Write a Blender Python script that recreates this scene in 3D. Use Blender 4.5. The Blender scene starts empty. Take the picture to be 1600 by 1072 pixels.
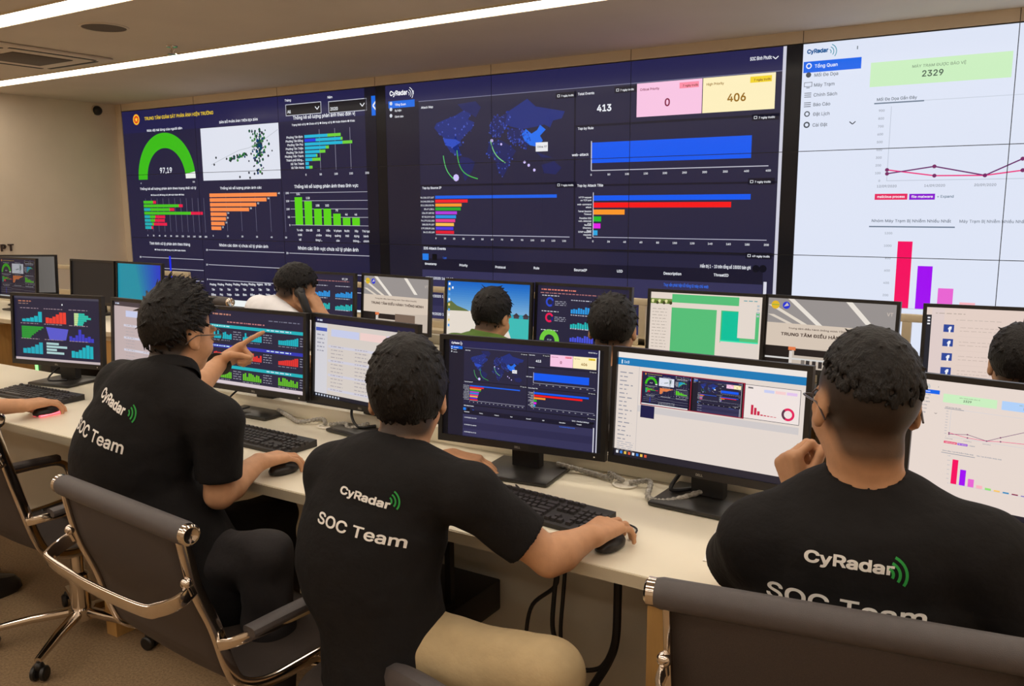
import bpy, bmesh, math, random, mathutils, mathutils.geometry
import numpy as np
from mathutils import Vector, Matrix, noise
from mathutils.bvhtree import BVHTree

random.seed(7)
SC = bpy.context.scene
COL = SC.collection

# ------------------------------------------------------------------ camera, world, exposure
H = 1.55                                   # eye height, metres
FPX = 1330.0                               # focal length in pixels of a 1600 px wide frame
YAW, PITCH, ROLL = 0.5588, 0.1625, -0.0052
_f = np.array([-math.sin(YAW)*math.cos(PITCH), math.cos(YAW)*math.cos(PITCH), -math.sin(PITCH)])
_r = np.array([math.cos(YAW), math.sin(YAW), 0.0]); _u = np.cross(_r, _f)
CR = math.cos(ROLL)*_r + math.sin(ROLL)*_u
CU = -math.sin(ROLL)*_r + math.cos(ROLL)*_u
CF = _f
cam = bpy.data.objects.new('camera', bpy.data.cameras.new('camera'))
COL.objects.link(cam)
cam.data.sensor_width = 36.0
cam.data.lens = FPX*36.0/1600.0
cam.data.clip_start = 0.02
cam.matrix_world = Matrix(((CR[0], CU[0], -CF[0], 0), (CR[1], CU[1], -CF[1], 0), (CR[2], CU[2], -CF[2], H), (0, 0, 0, 1)))
SC.camera = cam

world = bpy.data.worlds.new('world'); SC.world = world
world.use_nodes = True
world.node_tree.nodes['Background'].inputs[0].default_value = (0.02, 0.02, 0.02, 1)
SC.view_settings.view_transform = 'Standard'
SC.view_settings.look = 'None'
SC.view_settings.gamma = 1.0
SC.view_settings.use_curve_mapping = False
SC.view_settings.exposure = 0.0
STRIP_LIGHT = 8.8                           # radiance of the ceiling strips
STRIP_TINT = (1.0, 0.90, 0.765)

def _ray(px, py): return CR*(px-800)/FPX - CU*(py-536)/FPX + CF
def at_z(px, py, z): v = _ray(px, py); p = v*((z-H)/v[2]); return np.array([p[0], p[1], z])
def at_y(px, py, y): v = _ray(px, py); p = v*(y/v[1]); return np.array([p[0], y, p[2]+H])
def at_x(px, py, x): v = _ray(px, py); p = v*(x/v[0]); return np.array([x, p[1], p[2]+H])
def at_d(px, py, d): p = _ray(px, py)*d; return np.array([p[0], p[1], p[2]+H])

# ------------------------------------------------------------------ colour and materials
def lin(c):
    out = []
    for v in c[:3]:
        v = v/255.0
        out.append(v/12.92 if v <= 0.04045 else ((v+0.055)/1.055)**2.4)
    return tuple(out)
def lin4(c): return lin(c)+(1.0,)

MATS = {}
def mat(name, rgb, rough=0.5, metal=0.0, var=0.06, scale=30.0, bump=0.0, bscale=None, spec=0.5, stretch=None):
    if name in MATS: return MATS[name]
    m = bpy.data.materials.new(name); m.use_nodes = True
    nt = m.node_tree; b = nt.nodes['Principled BSDF']
    b.inputs['Roughness'].default_value = rough
    b.inputs['Metallic'].default_value = metal
    b.inputs['Specular IOR Level'].default_value = spec
    tc = nt.nodes.new('ShaderNodeTexCoord')
    mp = nt.nodes.new('ShaderNodeMapping'); nt.links.new(tc.outputs['Object'], mp.inputs['Vector'])
    if stretch: mp.inputs['Scale'].default_value = stretch
    nz = nt.nodes.new('ShaderNodeTexNoise'); nz.inputs['Scale'].default_value = scale
    nz.inputs['Detail'].default_value = 4.0
    nt.links.new(mp.outputs[0], nz.inputs['Vector'])
    rp = nt.nodes.new('ShaderNodeValToRGB')
    c = lin(rgb)
    rp.color_ramp.elements[0].color = tuple(v*(1-var) for v in c)+(1,)
    rp.color_ramp.elements[1].color = tuple(min(1, v*(1+var)) for v in c)+(1,)
    rp.color_ramp.elements[0].position = 0.3; rp.color_ramp.elements[1].position = 0.7
    nt.links.new(nz.outputs['Fac'], rp.inputs[0]); nt.links.new(rp.outputs[0], b.inputs['Base Color'])
    if bump > 0:
        n2 = nt.nodes.new('ShaderNodeTexNoise'); n2.inputs['Scale'].default_value = bscale or scale*3
        n2.inputs['Detail'].default_value = 5.0
        nt.links.new(mp.outputs[0], n2.inputs['Vector'])
        bp = nt.nodes.new('ShaderNodeBump'); bp.inputs['Strength'].default_value = bump
        bp.inputs['Distance'].default_value = 0.01
        nt.links.new(n2.outputs['Fac'], bp.inputs['Height']); nt.links.new(bp.outputs[0], b.inputs['Normal'])
    MATS[name] = m
    return m

def emit_mat(name, rgb, strength):
    m = bpy.data.materials.new(name); m.use_nodes = True
    b = m.node_tree.nodes['Principled BSDF']
    b.inputs['Base Color'].default_value = (0.8, 0.8, 0.8, 1)
    b.inputs['Emission Color'].default_value = tuple(rgb)+(1,)
    b.inputs['Emission Strength'].default_value = strength
    return m

def screen_mat(name, sampling, rough, spec):
    m = bpy.data.materials.new(name); m.use_nodes = True
    nt = m.node_tree; b = nt.nodes['Principled BSDF']
    b.inputs['Base Color'].default_value = (0.006, 0.006, 0.007, 1)
    b.inputs['Roughness'].default_value = rough
    b.inputs['Specular IOR Level'].default_value = spec
    at = nt.nodes.new('ShaderNodeAttribute'); at.attribute_name = 'shown'
    nt.links.new(at.outputs['Color'], b.inputs['Emission Color'])
    b.inputs['Emission Strength'].default_value = 1.0
    m.cycles.emission_sampling = sampling
    return m
M_SCREEN = screen_mat('lit_screen', 'AUTO', 0.34, 0.22)
M_DETAIL = screen_mat('lit_screen_detail', 'NONE', 0.34, 0.22)
W_SCREEN = screen_mat('video_wall_screen', 'AUTO', 0.17, 0.22)
W_DETAIL = screen_mat('video_wall_screen_detail', 'NONE', 0.17, 0.22)
M_STRIP = emit_mat('strip_light', STRIP_TINT, STRIP_LIGHT)

def attr_mat(name, rough, spec=0.4, sss=0.0, bump=0.0, bscale=200):
    m = bpy.data.materials.new(name); m.use_nodes = True
    nt = m.node_tree; b = nt.nodes['Principled BSDF']
    at = nt.nodes.new('ShaderNodeAttribute'); at.attribute_name = 'tone'
    nz = nt.nodes.new('ShaderNodeTexNoise'); nz.inputs['Scale'].default_value = 45.0
    tc = nt.nodes.new('ShaderNodeTexCoord'); nt.links.new(tc.outputs['Object'], nz.inputs['Vector'])
    mx = nt.nodes.new('ShaderNodeMix'); mx.data_type = 'RGBA'; mx.blend_type = 'MULTIPLY'
    mx.inputs[0].default_value = 0.25
    nt.links.new(at.outputs['Color'], mx.inputs[6]); nt.links.new(nz.outputs['Fac'], mx.inputs[7])
    nt.links.new(mx.outputs[2], b.inputs['Base Color'])
    b.inputs['Roughness'].default_value = rough; b.inputs['Specular IOR Level'].default_value = spec
    if bump:
        n2 = nt.nodes.new('ShaderNodeTexNoise'); n2.inputs['Scale'].default_value = bscale
        nt.links.new(tc.outputs['Object'], n2.inputs['Vector'])
        bp = nt.nodes.new('ShaderNodeBump'); bp.inputs['Strength'].default_value = bump; bp.inputs['Distance'].default_value = 0.003
        nt.links.new(n2.outputs['Fac'], bp.inputs['Height']); nt.links.new(bp.outputs[0], b.inputs['Normal'])
    return m

# ------------------------------------------------------------------ objects
def tag(o, label=None, cat=None, group=None, kind=None):
    if label: o['label'] = label
    if cat: o['category'] = cat
    if group: o['group'] = group
    if kind: o['kind'] = kind
    return o

def link(o, parent=None):
    COL.objects.link(o)
    if parent is not None: o.parent = parent
    return o

def empty(name, loc=(0, 0, 0), rz=0.0):
    o = bpy.data.objects.new(name, None); COL.objects.link(o)
    o.location = loc; o.rotation_euler = (0, 0, rz); o.empty_display_size = 0.05
    return o

class MB:
    """collects shapes for one mesh"""
    def __init__(s): s.v = []; s.f = []; s.mi = []; s.cur = 0
    def add(s, vs, fs):
        o = len(s.v); s.v += [tuple(map(float, p)) for p in vs]
        s.f += [tuple(i+o for i in f) for f in fs]; s.mi += [s.cur]*len(fs)
    def box(s, a, b, bev=0.0):
        x0, y0, z0 = [min(p, q) for p, q in zip(a, b)]; x1, y1, z1 = [max(p, q) for p, q in zip(a, b)]
        if bev <= 0:
            s.add([(x0,y0,z0),(x1,y0,z0),(x1,y1,z0),(x0,y1,z0),(x0,y0,z1),(x1,y0,z1),(x1,y1,z1),(x0,y1,z1)],
                  [(0,3,2,1),(4,5,6,7),(0,1,5,4),(1,2,6,5),(2,3,7,6),(3,0,4,7)])
            return
        bm = bmesh.new(); bmesh.ops.create_cube(bm, size=1.0)
        for v in bm.verts: v.co = ((x0+x1)/2+v.co.x*(x1-x0), (y0+y1)/2+v.co.y*(y1-y0), (z0+z1)/2+v.co.z*(z1-z0))
        bmesh.ops.bevel(bm, geom=bm.edges[:], offset=min(bev, .49*min(x1-x0, y1-y0, z1-z0)), segments=2, affect='EDGES', profile=0.5)
        s.bm(bm)
    def bm(s, bm):
        bm.verts.index_update()
        s.add([v.co[:] for v in bm.verts], [tuple(v.index for v in f.verts) for f in bm.faces]); bm.free()
    def sweep(s, pts, sec, cap=True, up=(0, 0, 1), scales=None):
        """section sec (list of 2D points) along path pts"""
        pts = [Vector(p) for p in pts]; n = len(pts); m = len(sec); up = Vector(up); vs = []
        prev = None
        for i, p in enumerate(pts):
            t = (pts[min(i+1, n-1)]-pts[max(i-1, 0)]).normalized()
            if prev is None:
                side = t.cross(up)
                if side.length < 1e-4: side = t.cross(Vector((1, 0, 0)))
                side.normalize()
            else:
                side = prev - t*prev.dot(t)
                side.normalize()
            prev = side; nu = side.cross(t)
            k = scales[i] if scales else 1.0
            for a, b in sec: vs.append(p+side*(a*k)+nu*(b*k))
        fs = []
        for i in range(n-1):
            for j in range(m):
                a = i*m+j; b = i*m+(j+1) % m
                fs.append((a, b, b+m, a+m))
        if cap: fs.append(tuple(range(m-1, -1, -1))); fs.append(tuple((n-1)*m+j for j in range(m)))
        s.add(vs, fs)
    def tube(s, pts, r, seg=10, smooth=0, **k):
        if smooth: pts = catmull(pts, smooth)
        s.sweep(pts, [(r*math.cos(2*math.pi*i/seg), r*math.sin(2*math.pi*i/seg)) for i in range(seg)], **k)
    def lathe(s, prof, c=(0, 0, 0), axis='z', seg=24):
        """prof: (radius, height) pairs"""
        vs = []; n = len(prof)
        for r, h in prof:
            for j in range(seg):
                a = 2*math.pi*j/seg; x, y = r*math.cos(a), r*math.sin(a)
                p = {'z': (x, y, h), 'x': (h, x, y), 'y': (y, h, x)}[axis]
                vs.append((p[0]+c[0], p[1]+c[1], p[2]+c[2]))
        fs = []
        for i in range(n-1):
            for j in range(seg):
                a = i*seg+j; b = i*seg+(j+1) % seg
                fs.append((a, b, b+seg, a+seg))
        fs.append(tuple(range(seg-1, -1, -1))); fs.append(tuple((n-1)*seg+j for j in range(seg)))
        s.add(vs, fs)
    def ball(s, c, r, seg=14, sc=(1, 1, 1)):
        n = seg//2
        s.lathe2(c, r, seg, n, sc)
    def lathe2(s, c, r, seg, n, sc):
        vs = [(c[0], c[1], c[2]-r*sc[2])]; fs = []
        for i in range(1, n):
            t = -math.pi/2+math.pi*i/n
            for j in range(seg):
                a = 2*math.pi*j/seg
                vs.append((c[0]+r*sc[0]*math.cos(t)*math.cos(a), c[1]+r*sc[1]*math.cos(t)*math.sin(a), c[2]+r*sc[2]*math.sin(t)))
        vs.append((c[0], c[1], c[2]+r*sc[2])); L = len(vs)-1
        for j in range(seg):
            j2 = (j+1) % seg
            fs.append((0, 1+j2, 1+j))
            for i in range(n-2): fs.append((1+i*seg+j, 1+i*seg+j2, 1+(i+1)*seg+j2, 1+(i+1)*seg+j))
            fs.append((L, 1+(n-2)*seg+j, 1+(n-2)*seg+j2))
        s.add(vs, fs)
    def plate(s, poly, depth, c=(0, 0, 0)):
        """outline in x,z extruded along y by depth"""
        n = len(poly)
        vs = [(x+c[0], c[1], z+c[2]) for x, z in poly]+[(x+c[0], c[1]+depth, z+c[2]) for x, z in poly]
        fs = [tuple(range(n)), tuple(range(2*n-1, n-1, -1))]+[((i+1) % n, i, i+n, (i+1) % n+n) for i in range(n)]
        s.add(vs, fs)
    def xform(s, M, start=0):
        M = Matrix(M)
        s.v[start:] = [tuple(M @ Vector(p)) for p in s.v[start:]]
    def build(s, name, mats, parent=None, smooth=True, loc=None, fix=True):
        me = bpy.data.meshes.new(name); me.from_pydata(s.v, [], s.f); me.update()
        mats = mats if isinstance(mats, (list, tuple)) else [mats]
        for m in mats: me.materials.append(m)
        if len(mats) > 1: me.polygons.foreach_set('material_index', s.mi)
        if fix:
            bm = bmesh.new(); bm.from_mesh(me); bmesh.ops.recalc_face_normals(bm, faces=bm.faces[:]); bm.to_mesh(me); bm.free()
        if smooth:
            me.polygons.foreach_set('use_smooth', [True]*len(me.polygons))
            me.set_sharp_from_angle(angle=math.radians(38))
        o = bpy.data.objects.new(name, me); link(o, parent)
        if loc is not None: o.location = loc
        return o

def catmull(pts, k):
    P = [Vector(p) for p in pts]; P = [P[0]*2-P[1]]+P+[P[-1]*2-P[-2]]; out = []
    for i in range(1, len(P)-2):
        for j in range(k):
            t = j/k; a, b, c, d = P[i-1:i+3]
            out.append(.5*((2*b)+(c-a)*t+(2*a-5*b+4*c-d)*t*t+(3*b-a-3*c+d)*t**3))
    out.append(P[-2]); return out

def copy_tree(o, parent=None):
    c = o.copy(); COL.objects.link(c)
    if parent is not None: c.parent = parent
    for ch in list(o.children): copy_tree(ch, c)
    return c

def structure(o, name=None): o['kind'] = 'structure'; return o
# ------------------------------------------------------------------ lettering and drawn screens
_TXT = {}
try:                                          # Blender's own interface face
    FACE = bpy.data.fonts.load(bpy.utils.system_resource('DATAFILES', path='fonts')+'/Inter.woff2')
except Exception:
    FACE = None
def text_polys(s, bold=0.0, res=2):
    """flat triangles of a line of text, cap height 1, starting at x = 0; every outline is filled by itself so that overlapping strokes stay clean"""
    key = (s, bold, res)
    if key in _TXT: return _TXT[key]
    cu = bpy.data.curves.new('t', 'FONT'); cu.body = s; cu.size = 1.0
    if FACE: cu.font = FACE
    ob = bpy.data.objects.new('t', cu); COL.objects.link(ob)
    dg = bpy.context.evaluated_depsgraph_get()
    c2 = ob.evaluated_get(dg).to_curve(dg)
    loops = []
    for sp in c2.splines:
        P = []; bp = sp.bezier_points
        for a, b in zip(list(bp), list(bp)[1:]+[bp[0]]):
            straight = (a.handle_right-a.co).length < 1e-5 or abs((b.co-a.co).to_2d().cross((a.handle_right-a.co).to_2d()))+abs((b.co-a.co).to_2d().cross((b.handle_left-a.co).to_2d())) < 1e-6
            q = mathutils.geometry.interpolate_bezier(a.co, a.handle_right, b.handle_left, b.co, 2 if straight else res+2)
            P += [(p.x, p.y) for p in q[:-1]]
        P = [p for k, p in enumerate(P) if math.hypot(p[0]-P[k-1][0], p[1]-P[k-1][1]) > 1e-5]
        if len(P) > 2: loops.append(P)
    ob.evaluated_get(dg).to_curve_clear()
    bpy.data.objects.remove(ob); bpy.data.curves.remove(cu)
    area = lambda P: sum(P[k-1][0]*P[k][1]-P[k][0]*P[k-1][1] for k in range(len(P)))/2
    A = [area(P) for P in loops]
    if loops:
        sg = 1 if A[max(range(len(A)), key=lambda k: abs(A[k]))] > 0 else -1
        def grow(P, a):
            out = []; n = len(P)
            for k in range(n):
                (x0, y0), (x1, y1), (x2, y2) = P[k-1], P[k], P[(k+1) % n]
                d1 = Vector((x1-x0, y1-y0)).normalized(); d2 = Vector((x2-x1, y2-y1)).normalized(); t = d1+d2
                if t.length < .3: t = d1
                t.normalize(); out.append((x1+t.y*bold*sg, y1-t.x*bold*sg))
            return out
        if bold: loops = [grow(P, a) for P, a in zip(loops, A)]
    vs, fs = [], []
    # glyph by glyph (outlines that touch in x), keep the triangles that any stroke covers
    order = sorted(range(len(loops)), key=lambda k: min(p[0] for p in loops[k])); groups = []
    for k in order:
        lo = min(p[0] for p in loops[k]); hi = max(p[0] for p in loops[k])
        if groups and lo < groups[-1][0]: groups[-1][1].append(k); groups[-1][0] = max(hi, groups[-1][0])
        else: groups.append([hi, [k]])
    for _, ks in groups:
        L = [loops[k] for k in ks]; pts = [p for P in L for p in P]; ed = []; o = 0
        for P in L: ed += [(o+k, o+(k+1) % len(P)) for k in range(len(P))]; o += len(P)
        cd = mathutils.geometry.delaunay_2d_cdt([Vector(p) for p in pts], ed, [], 0, 1e-5)
        co, tr = cd[0], cd[2]; o = len(vs); vs += [(p.x, p.y) for p in co]
        for t in tr:
            x = sum(co[k].x for k in t)/3; y = sum(co[k].y for k in t)/3; wn = 0
            for P in L:
                for k in range(len(P)):
                    (x0, y0), (x1, y1) = P[k-1], P[k]
                    if (y0 > y) != (y1 > y) and x < (x1-x0)*(y-y0)/(y1-y0)+x0: wn += 1 if y1 > y0 else -1
            if wn: fs.append(tuple(o+k for k in t))
    cap = 0.727
    if vs:
        x0 = min(p[0] for p in vs); vs = [((x-x0)/cap, y/cap) for x, y in vs]
    w = max((p[0] for p in vs), default=0)
    _TXT[key] = (vs, fs, w)
    return _TXT[key]

class Canvas:
    """a drawn page in 0..1 x 0..1 (v downwards), W x H metres nominal"""
    def __init__(s, W, Hh, bg): s.W = W; s.H = Hh; s.p = []; s.rect(0, 0, 1, 1, bg, 0)
    def poly(s, pts, col, lay=1): s.p.append(([(float(a), float(b)) for a, b in pts], col, lay))
    def rect(s, u0, v0, u1, v1, col, lay=1): s.poly([(u0, v0), (u0, v1), (u1, v1), (u1, v0)], col, lay)
    def frame(s, u0, v0, u1, v1, t, col, lay=2):
        tu = t/s.W; tv = t/s.H
        s.rect(u0, v0, u1, v0+tv, col, lay); s.rect(u0, v1-tv, u1, v1, col, lay)
        s.rect(u0, v0, u0+tu, v1, col, lay); s.rect(u1-tu, v0, u1, v1, col, lay)
    def line(s, a, b, t, col, lay=2):
        ax, ay = a[0]*s.W, a[1]*s.H; bx, by = b[0]*s.W, b[1]*s.H
        L = math.hypot(bx-ax, by-ay) or 1; nx, ny = -(by-ay)/L*t/2, (bx-ax)/L*t/2
        s.poly([((ax+nx)/s.W, (ay+ny)/s.H), ((ax-nx)/s.W, (ay-ny)/s.H), ((bx-nx)/s.W, (by-ny)/s.H), ((bx+nx)/s.W, (by+ny)/s.H)], col, lay)
    def path(s, pts, t, col, lay=2):
        for a, b in zip(pts, pts[1:]): s.line(a, b, t, col, lay)
    def arc(s, u, v, r0, r1, a0, a1, col, lay=2, n=24):
        """ring piece, radii in metres, angles in degrees counted from right, upwards"""
        for i in range(n):
            q = [math.radians(a0+(a1-a0)*(i+k)/n) for k in (0, 1)]
            s.poly([(u+r*math.cos(a)/s.W, v-r*math.sin(a)/s.H) for r, a in ((r0, q[0]), (r1, q[0]), (r1, q[1]), (r0, q[1]))], col, lay)
    def disc(s, u, v, r, col, lay=2, n=12):
        s.poly([(u+r*math.cos(2*math.pi*i/n)/s.W, v-r*math.sin(2*math.pi*i/n)/s.H) for i in range(n)], col, lay)
    def text(s, body, u, v, h, col, align='l', width=None, bold=0.012, lay=4, res=1):
        """baseline at v, cap height h in v units, width in u units"""
        vs, fs, w = text_polys(body, bold*1.6, res); h *= 1.1
        if not vs: return
        sx = (width/w) if width else h*s.H/s.W
        off = {'l': 0, 'c': -w/2, 'r': -w}[align]
        q = [(u+(x+off)*sx, v-y*h) for x, y in vs]
        for f in fs: s.p.append(([q[i] for i in f], col, lay))
    def paste(s, other, u0, v0, u1, v1, lay=1, skip=None):
        for pts, col, l in other.p:
            if skip and l < skip: continue
            if min(min(p) for p in pts) < 0 or max(max(p) for p in pts) > 1:
                pts = clip_poly(pts, 0, 0, 1, 1)
                if len(pts) < 3: continue
            s.p.append(([(u0+a*(u1-u0), v0+b*(v1-v0)) for a, b in pts], col, lay+l*0.5))

def clip_poly(pts, x0, y0, x1, y1):
    def cut(P, ax, lim, keep):
        out = []
        for i in range(len(P)):
            a, b = P[i-1], P[i]
            ia, ib = keep(a[ax], lim), keep(b[ax], lim)
            if ia != ib:
                t = (lim-a[ax])/(b[ax]-a[ax]); c = [a[0]+(b[0]-a[0])*t, a[1]+(b[1]-a[1])*t]; c[ax] = lim; out.append(tuple(c))
            if ib: out.append(b)
        return out
    ge = lambda v, l: v >= l
    le = lambda v, l: v <= l
    for ax, lim, k in ((0, x0, ge), (0, x1, le), (1, y0, ge), (1, y1, le)):
        if len(pts) < 3: return []
        pts = cut(pts, ax, lim, k)
    return pts

def screen_mesh(name, cv, W, Hh, parent, win=(0, 0, 1, 1), eps=0.00012, gain=1.0, loc=(0, 0, 0), mats=None):
    """the part win of the page shown on a W x H panel centred on the parent, facing -y"""
    u0, v0, u1, v1 = win; vs = []; fs = []; cols = []; mi = []
    for pts, col, lay in cv.p:
        a = min(p[0] for p in pts); b = max(p[0] for p in pts); c = min(p[1] for p in pts); d = max(p[1] for p in pts)
        if b <= u0 or a >= u1 or d <= v0 or c >= v1: continue
        if a < u0 or b > u1 or c < v0 or d > v1:
            pts = clip_poly(pts, u0, v0, u1, v1)
            if len(pts) < 3: continue
        o = len(vs)
        vs += [((p[0]-u0)/(u1-u0)*W-W/2, -lay*eps, Hh/2-(p[1]-v0)/(v1-v0)*Hh) for p in pts]
        fs.append(tuple(range(o, o+len(pts)))); g = tuple(x*gain for x in lin(col)); cols += [g+(1.0,)]*len(pts)
        big = (b-a)*(d-c) > 0.02*(u1-u0)*(v1-v0)
        mi.append(0 if big else 1)
    me = bpy.data.meshes.new(name); me.from_pydata(vs, [], fs); me.update()
    ca = me.color_attributes.new('shown', 'FLOAT_COLOR', 'POINT')
    ca.data.foreach_set('color', np.array(cols, dtype=np.float32).ravel())
    for m in mats or (M_SCREEN, M_DETAIL): me.materials.append(m)
    me.polygons.foreach_set('material_index', mi)
    bm = bmesh.new(); bm.from_mesh(me)
    flip = [f for f in bm.faces if f.normal.y > 0]
    bmesh.ops.reverse_faces(bm, faces=flip); bm.to_mesh(me); bm.free()
    o = bpy.data.objects.new(name, me); link(o, parent); o.location = loc
    return o

# ------------------------------------------------------------------ the three boards on the video wall
PW, PH = 1.2095, 0.6804                      # one display panel
WY = 5.882                                   # plane of the displays
WX0 = -3.86-4*PW; WZ1 = H+1.009              # left and top edge of the video wall
BW, BH = 3*PW, 3*PH
WHITE = (235, 238, 245)
def board_px(k):
    """pixel of the photograph -> page coordinates of board k"""
    def f(px, py):
        p = at_y(px, py, WY)
        return ((p[0]-WX0-k*BW)/BW, (WZ1-p[2])/BH)
    return f

def logo_arcs(c, u, v, r, col, lay=4, th=0.3):
    for i in range(3):
        R = r*(0.34+0.33*i); c.arc(u, v, R-r*th*.32, R, -38, 68, col, lay, n=8)

def board_reports():
    N = board_px(0); c = Canvas(BW, BH, (32, 30, 60))
    tx = lambda s, px, py, wpx, h=0.016, col=WHITE, al='l', **k: c.text(s, *N(px, py), h, col, al, width=(N(px+wpx, py)[0]-N(px, py)[0]), **k)
    c.rect(0, 0, 1, .115, (31, 30, 74)); c.rect(.965, 0, 1, 1, (14, 13, 30), 3)
    # emblem and title
    u, v = N(213, 187); c.disc(u, v, .058, (222, 60, 30), 3, 20); c.arc(u, v, .04, .055, 0, 360, (240, 190, 50), 4)
    c.poly([(u+.030*math.cos(math.pi/2+i*math.pi/5)*(1 if i % 2 == 0 else .42)/BW, v-.030*math.sin(math.pi/2+i*math.pi/5)*(1 if i % 2 == 0 else .42)/BH) for i in range(10)], (250, 210, 60), 4)
    tx('TRUNG TÂM GIÁM SÁT PHẢN ÁNH HIỆN TRƯỜNG', 226, 188, 108, .020, (235, 200, 40), bold=.012)
    # gauge
    tx('Mức độ hài lòng của người dân', 230, 206, 55, .015, bold=.01)
    u0, v0 = N(217, 281); u1, v1 = N(306, 279); uc = (u0+u1)/2; R = (u1-u0)/2*BW
    vb = v0; k = (vb-N(261, 207)[1])*BH/R
    for i in range(44):
        a = [math.radians(180-180*(i+j)/44) for j in (0, 1)]
        col = (58, 185, 22) if i < 42 else (235, 240, 235)
        c.poly([(uc+r*math.cos(t)/BW, vb-r*math.sin(t)*k/BH) for r, t in ((R*.67, a[0]), (R, a[0]), (R, a[1]), (R*.67, a[1]))], col, 2)
    c.text('97,19', uc, N(262, 270)[1], .034, WHITE, 'c', lay=4)
    c.text('0', u0+.01, vb+.022, .009, WHITE, 'c'); c.text('100', u1-.01, vb+.022, .009, WHITE, 'c')
    # scatter map
    tx('BẢN ĐỒ PHẢN ÁNH TRÊN ĐỊA BÀN', 343, 193, 60, .014, bold=.012)
    a = N(313, 201); b = N(439, 279); c.rect(a[0], a[1], b[0], b[1], (222, 226, 238), 2)
    rr = random.Random(3)
    P = lambda x, y: (a[0]+(b[0]-a[0])*x, a[1]+(b[1]-a[1])*y)
    c.path([P(.12, .70), P(.3, .58), P(.5, .45), P(.62, .42), P(.8, .3), P(.99, .12)], .006, (190, 195, 205), 3)
    for i in range(190):
        t = rr.random()
        x = rr.gauss(.745, .045)+.02*(1-t); y = rr.gauss(.36, .17)
        if i < 40: x = rr.uniform(.36, .6); y = .62-.42*(x-.36)+rr.gauss(0, .02)
        if i > 165: x = rr.gauss(.70, .06); y = rr.uniform(.55, .9)
        if not (.03 < x < .97 and .06 < y < .95): continue
        c.disc(*P(x, y), rr.uniform(.008, .017), rr.choice([(30, 40, 60), (20, 60, 110), (20, 80, 60), (60, 130, 60), (40, 50, 50)]), 3, 6)
    for x, y in ((.19, .57), (.16, .7), (.33, .6), (.49, .95), (.62, .97), (.86, .58)): c.disc(*P(x, y), .013, (20, 30, 40), 3, 6)
    # month and year boxes
    for s, val, x0, x1, yy in (('Tháng', 'All', 446, 502, 159), ('Năm', '2020', 513, 573, 154)):
        c.text(s, *N(x0-1, yy), .013, WHITE)
        p = N(x0, yy+4.5); q = N(x1, yy+10.5); q = (q[0], p[1]+.052)
        c.rect(p[0], p[1], q[0], q[1], (8, 8, 20), 2); c.frame(p[0], p[1], q[0], q[1], .006, (200, 202, 215), 3)
        c.text(val, p[0]+.006, q[1]-.012, .017, WHITE)
        w = q[0]-.014; m = (p[1]+q[1])/2; c.path([(w-.007, m-.006), (w, m+.007), (w+.007, m-.006)], .008, WHITE, 4)
    p = N(580, 150); q = N(590, 166); c.rect(p[0], p[1], q[0], p[1]+.082, (10, 105, 225), 4)
    m = p[1]+.041; x = (p[0]+q[0])/2; c.path([(x+.005, m-.018), (x-.005, m), (x+.005, m+.018)], .014, WHITE, 5)
    # reports by ward
    tx('Thống kê số lượng phản ánh theo đơn vị', 458, 187, 97, .019, bold=.012)
    tx('Trạng thái xử lý ● Chưa xử lý ● Đang xử lý ● Hoàn thành ● Khác', 456, 197, 99, .011)
    wards = ['Phường Tân Bình', 'Phường Tân Đồng', 'Phường Tân Phú', 'Phường Tân Thiện', 'Phường Tân Xuân', 'Phường Tiến Thành', 'Thành phố Đồng...', 'Xã Tân Thành', 'Xã Tiến Hưng']
    ends = [1308, 1318, 1375, 1235, 1213, 1165, 1183, 1112, 1133]; frac = [.64, .95, .8, .87, .72, .9, .45, 1, .55]
    X = lambda cx: N(190+cx/3.81, 235)[0]
    va, vb2 = N(500, 209)[1], N(500, 264)[1]; st = (vb2-va)/9
    ux = X(1092)
    for k, xx in enumerate((1180, 1272, 1362, 1458)):
        c.rect(X(xx), va-.02, X(xx)+.0012, vb2+.005, (150, 150, 170), 2)
    for k, lb in enumerate(['0', '50', '100', '150', '200']): c.text(lb, X((1092, 1180, 1272, 1362, 1458)[k]), vb2+.028, .011, WHITE, 'c')
    for i in range(9):
        y0 = va+st*(i+.10); y1 = va+st*(i+.86); xe = X(ends[i]); xm = ux+(xe-ux)*frac[i]
        c.rect(ux, y0, xm, y1, (25, 180, 215), 3); c.rect(xm, y0, xe, y1, (110, 205, 60), 3)
        if i == 1: c.rect(ux, y0, X(1158), y1, (25, 60, 225), 4)
        c.text(wards[i], ux-.006, y1-.002, .0125, WHITE, 'r', bold=.01)
    # by state
    tx('Thống kê số lượng phản ánh theo trạng thái xử lý', 219, 297, 88, .015, bold=.01)
    tx('● Chưa xử lý ● Đang xử lý ● Hoàn thành ● Khác', 236, 306, 52, .010)
    va, vb2 = N(260, 313)[1], N(260, 359)[1]; st = (vb2-va)/8; ux = X(108)
    for k in range(11):
        xx = X(120+35*k); c.rect(xx, va-.01, xx+.001, vb2+.01, (120, 120, 145), 2); c.text(str(20*k), xx, vb2+.036, .010, WHITE, 'c')
    g, r_, t_ = (70, 190, 30), (225, 25, 70), (25, 170, 175)
    rows = [[(g, 165), (r_, 183)], [(g, 318), (r_, 342)], [(t_, 145), (g, 262), (r_, 290)], [(g, 388), (r_, 460)],
            [(t_, 140), (g, 172), (r_, 232)], [(t_, 142), (g, 168), (r_, 228)], [(t_, 150), (g, 160), (r_, 240)], [(t_, 145), (r_, 156)]]
    for i, rw in enumerate(rows):
        x0 = ux
        for col, xe in rw:
            c.rect(x0, va+st*(i+.1), X(xe), va+st*(i+.88), col, 3); x0 = X(xe)
    # orange bars
    tx('Thống kê số lượng phản ánh các', 344, 296, 65, .015, bold=.01)
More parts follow.
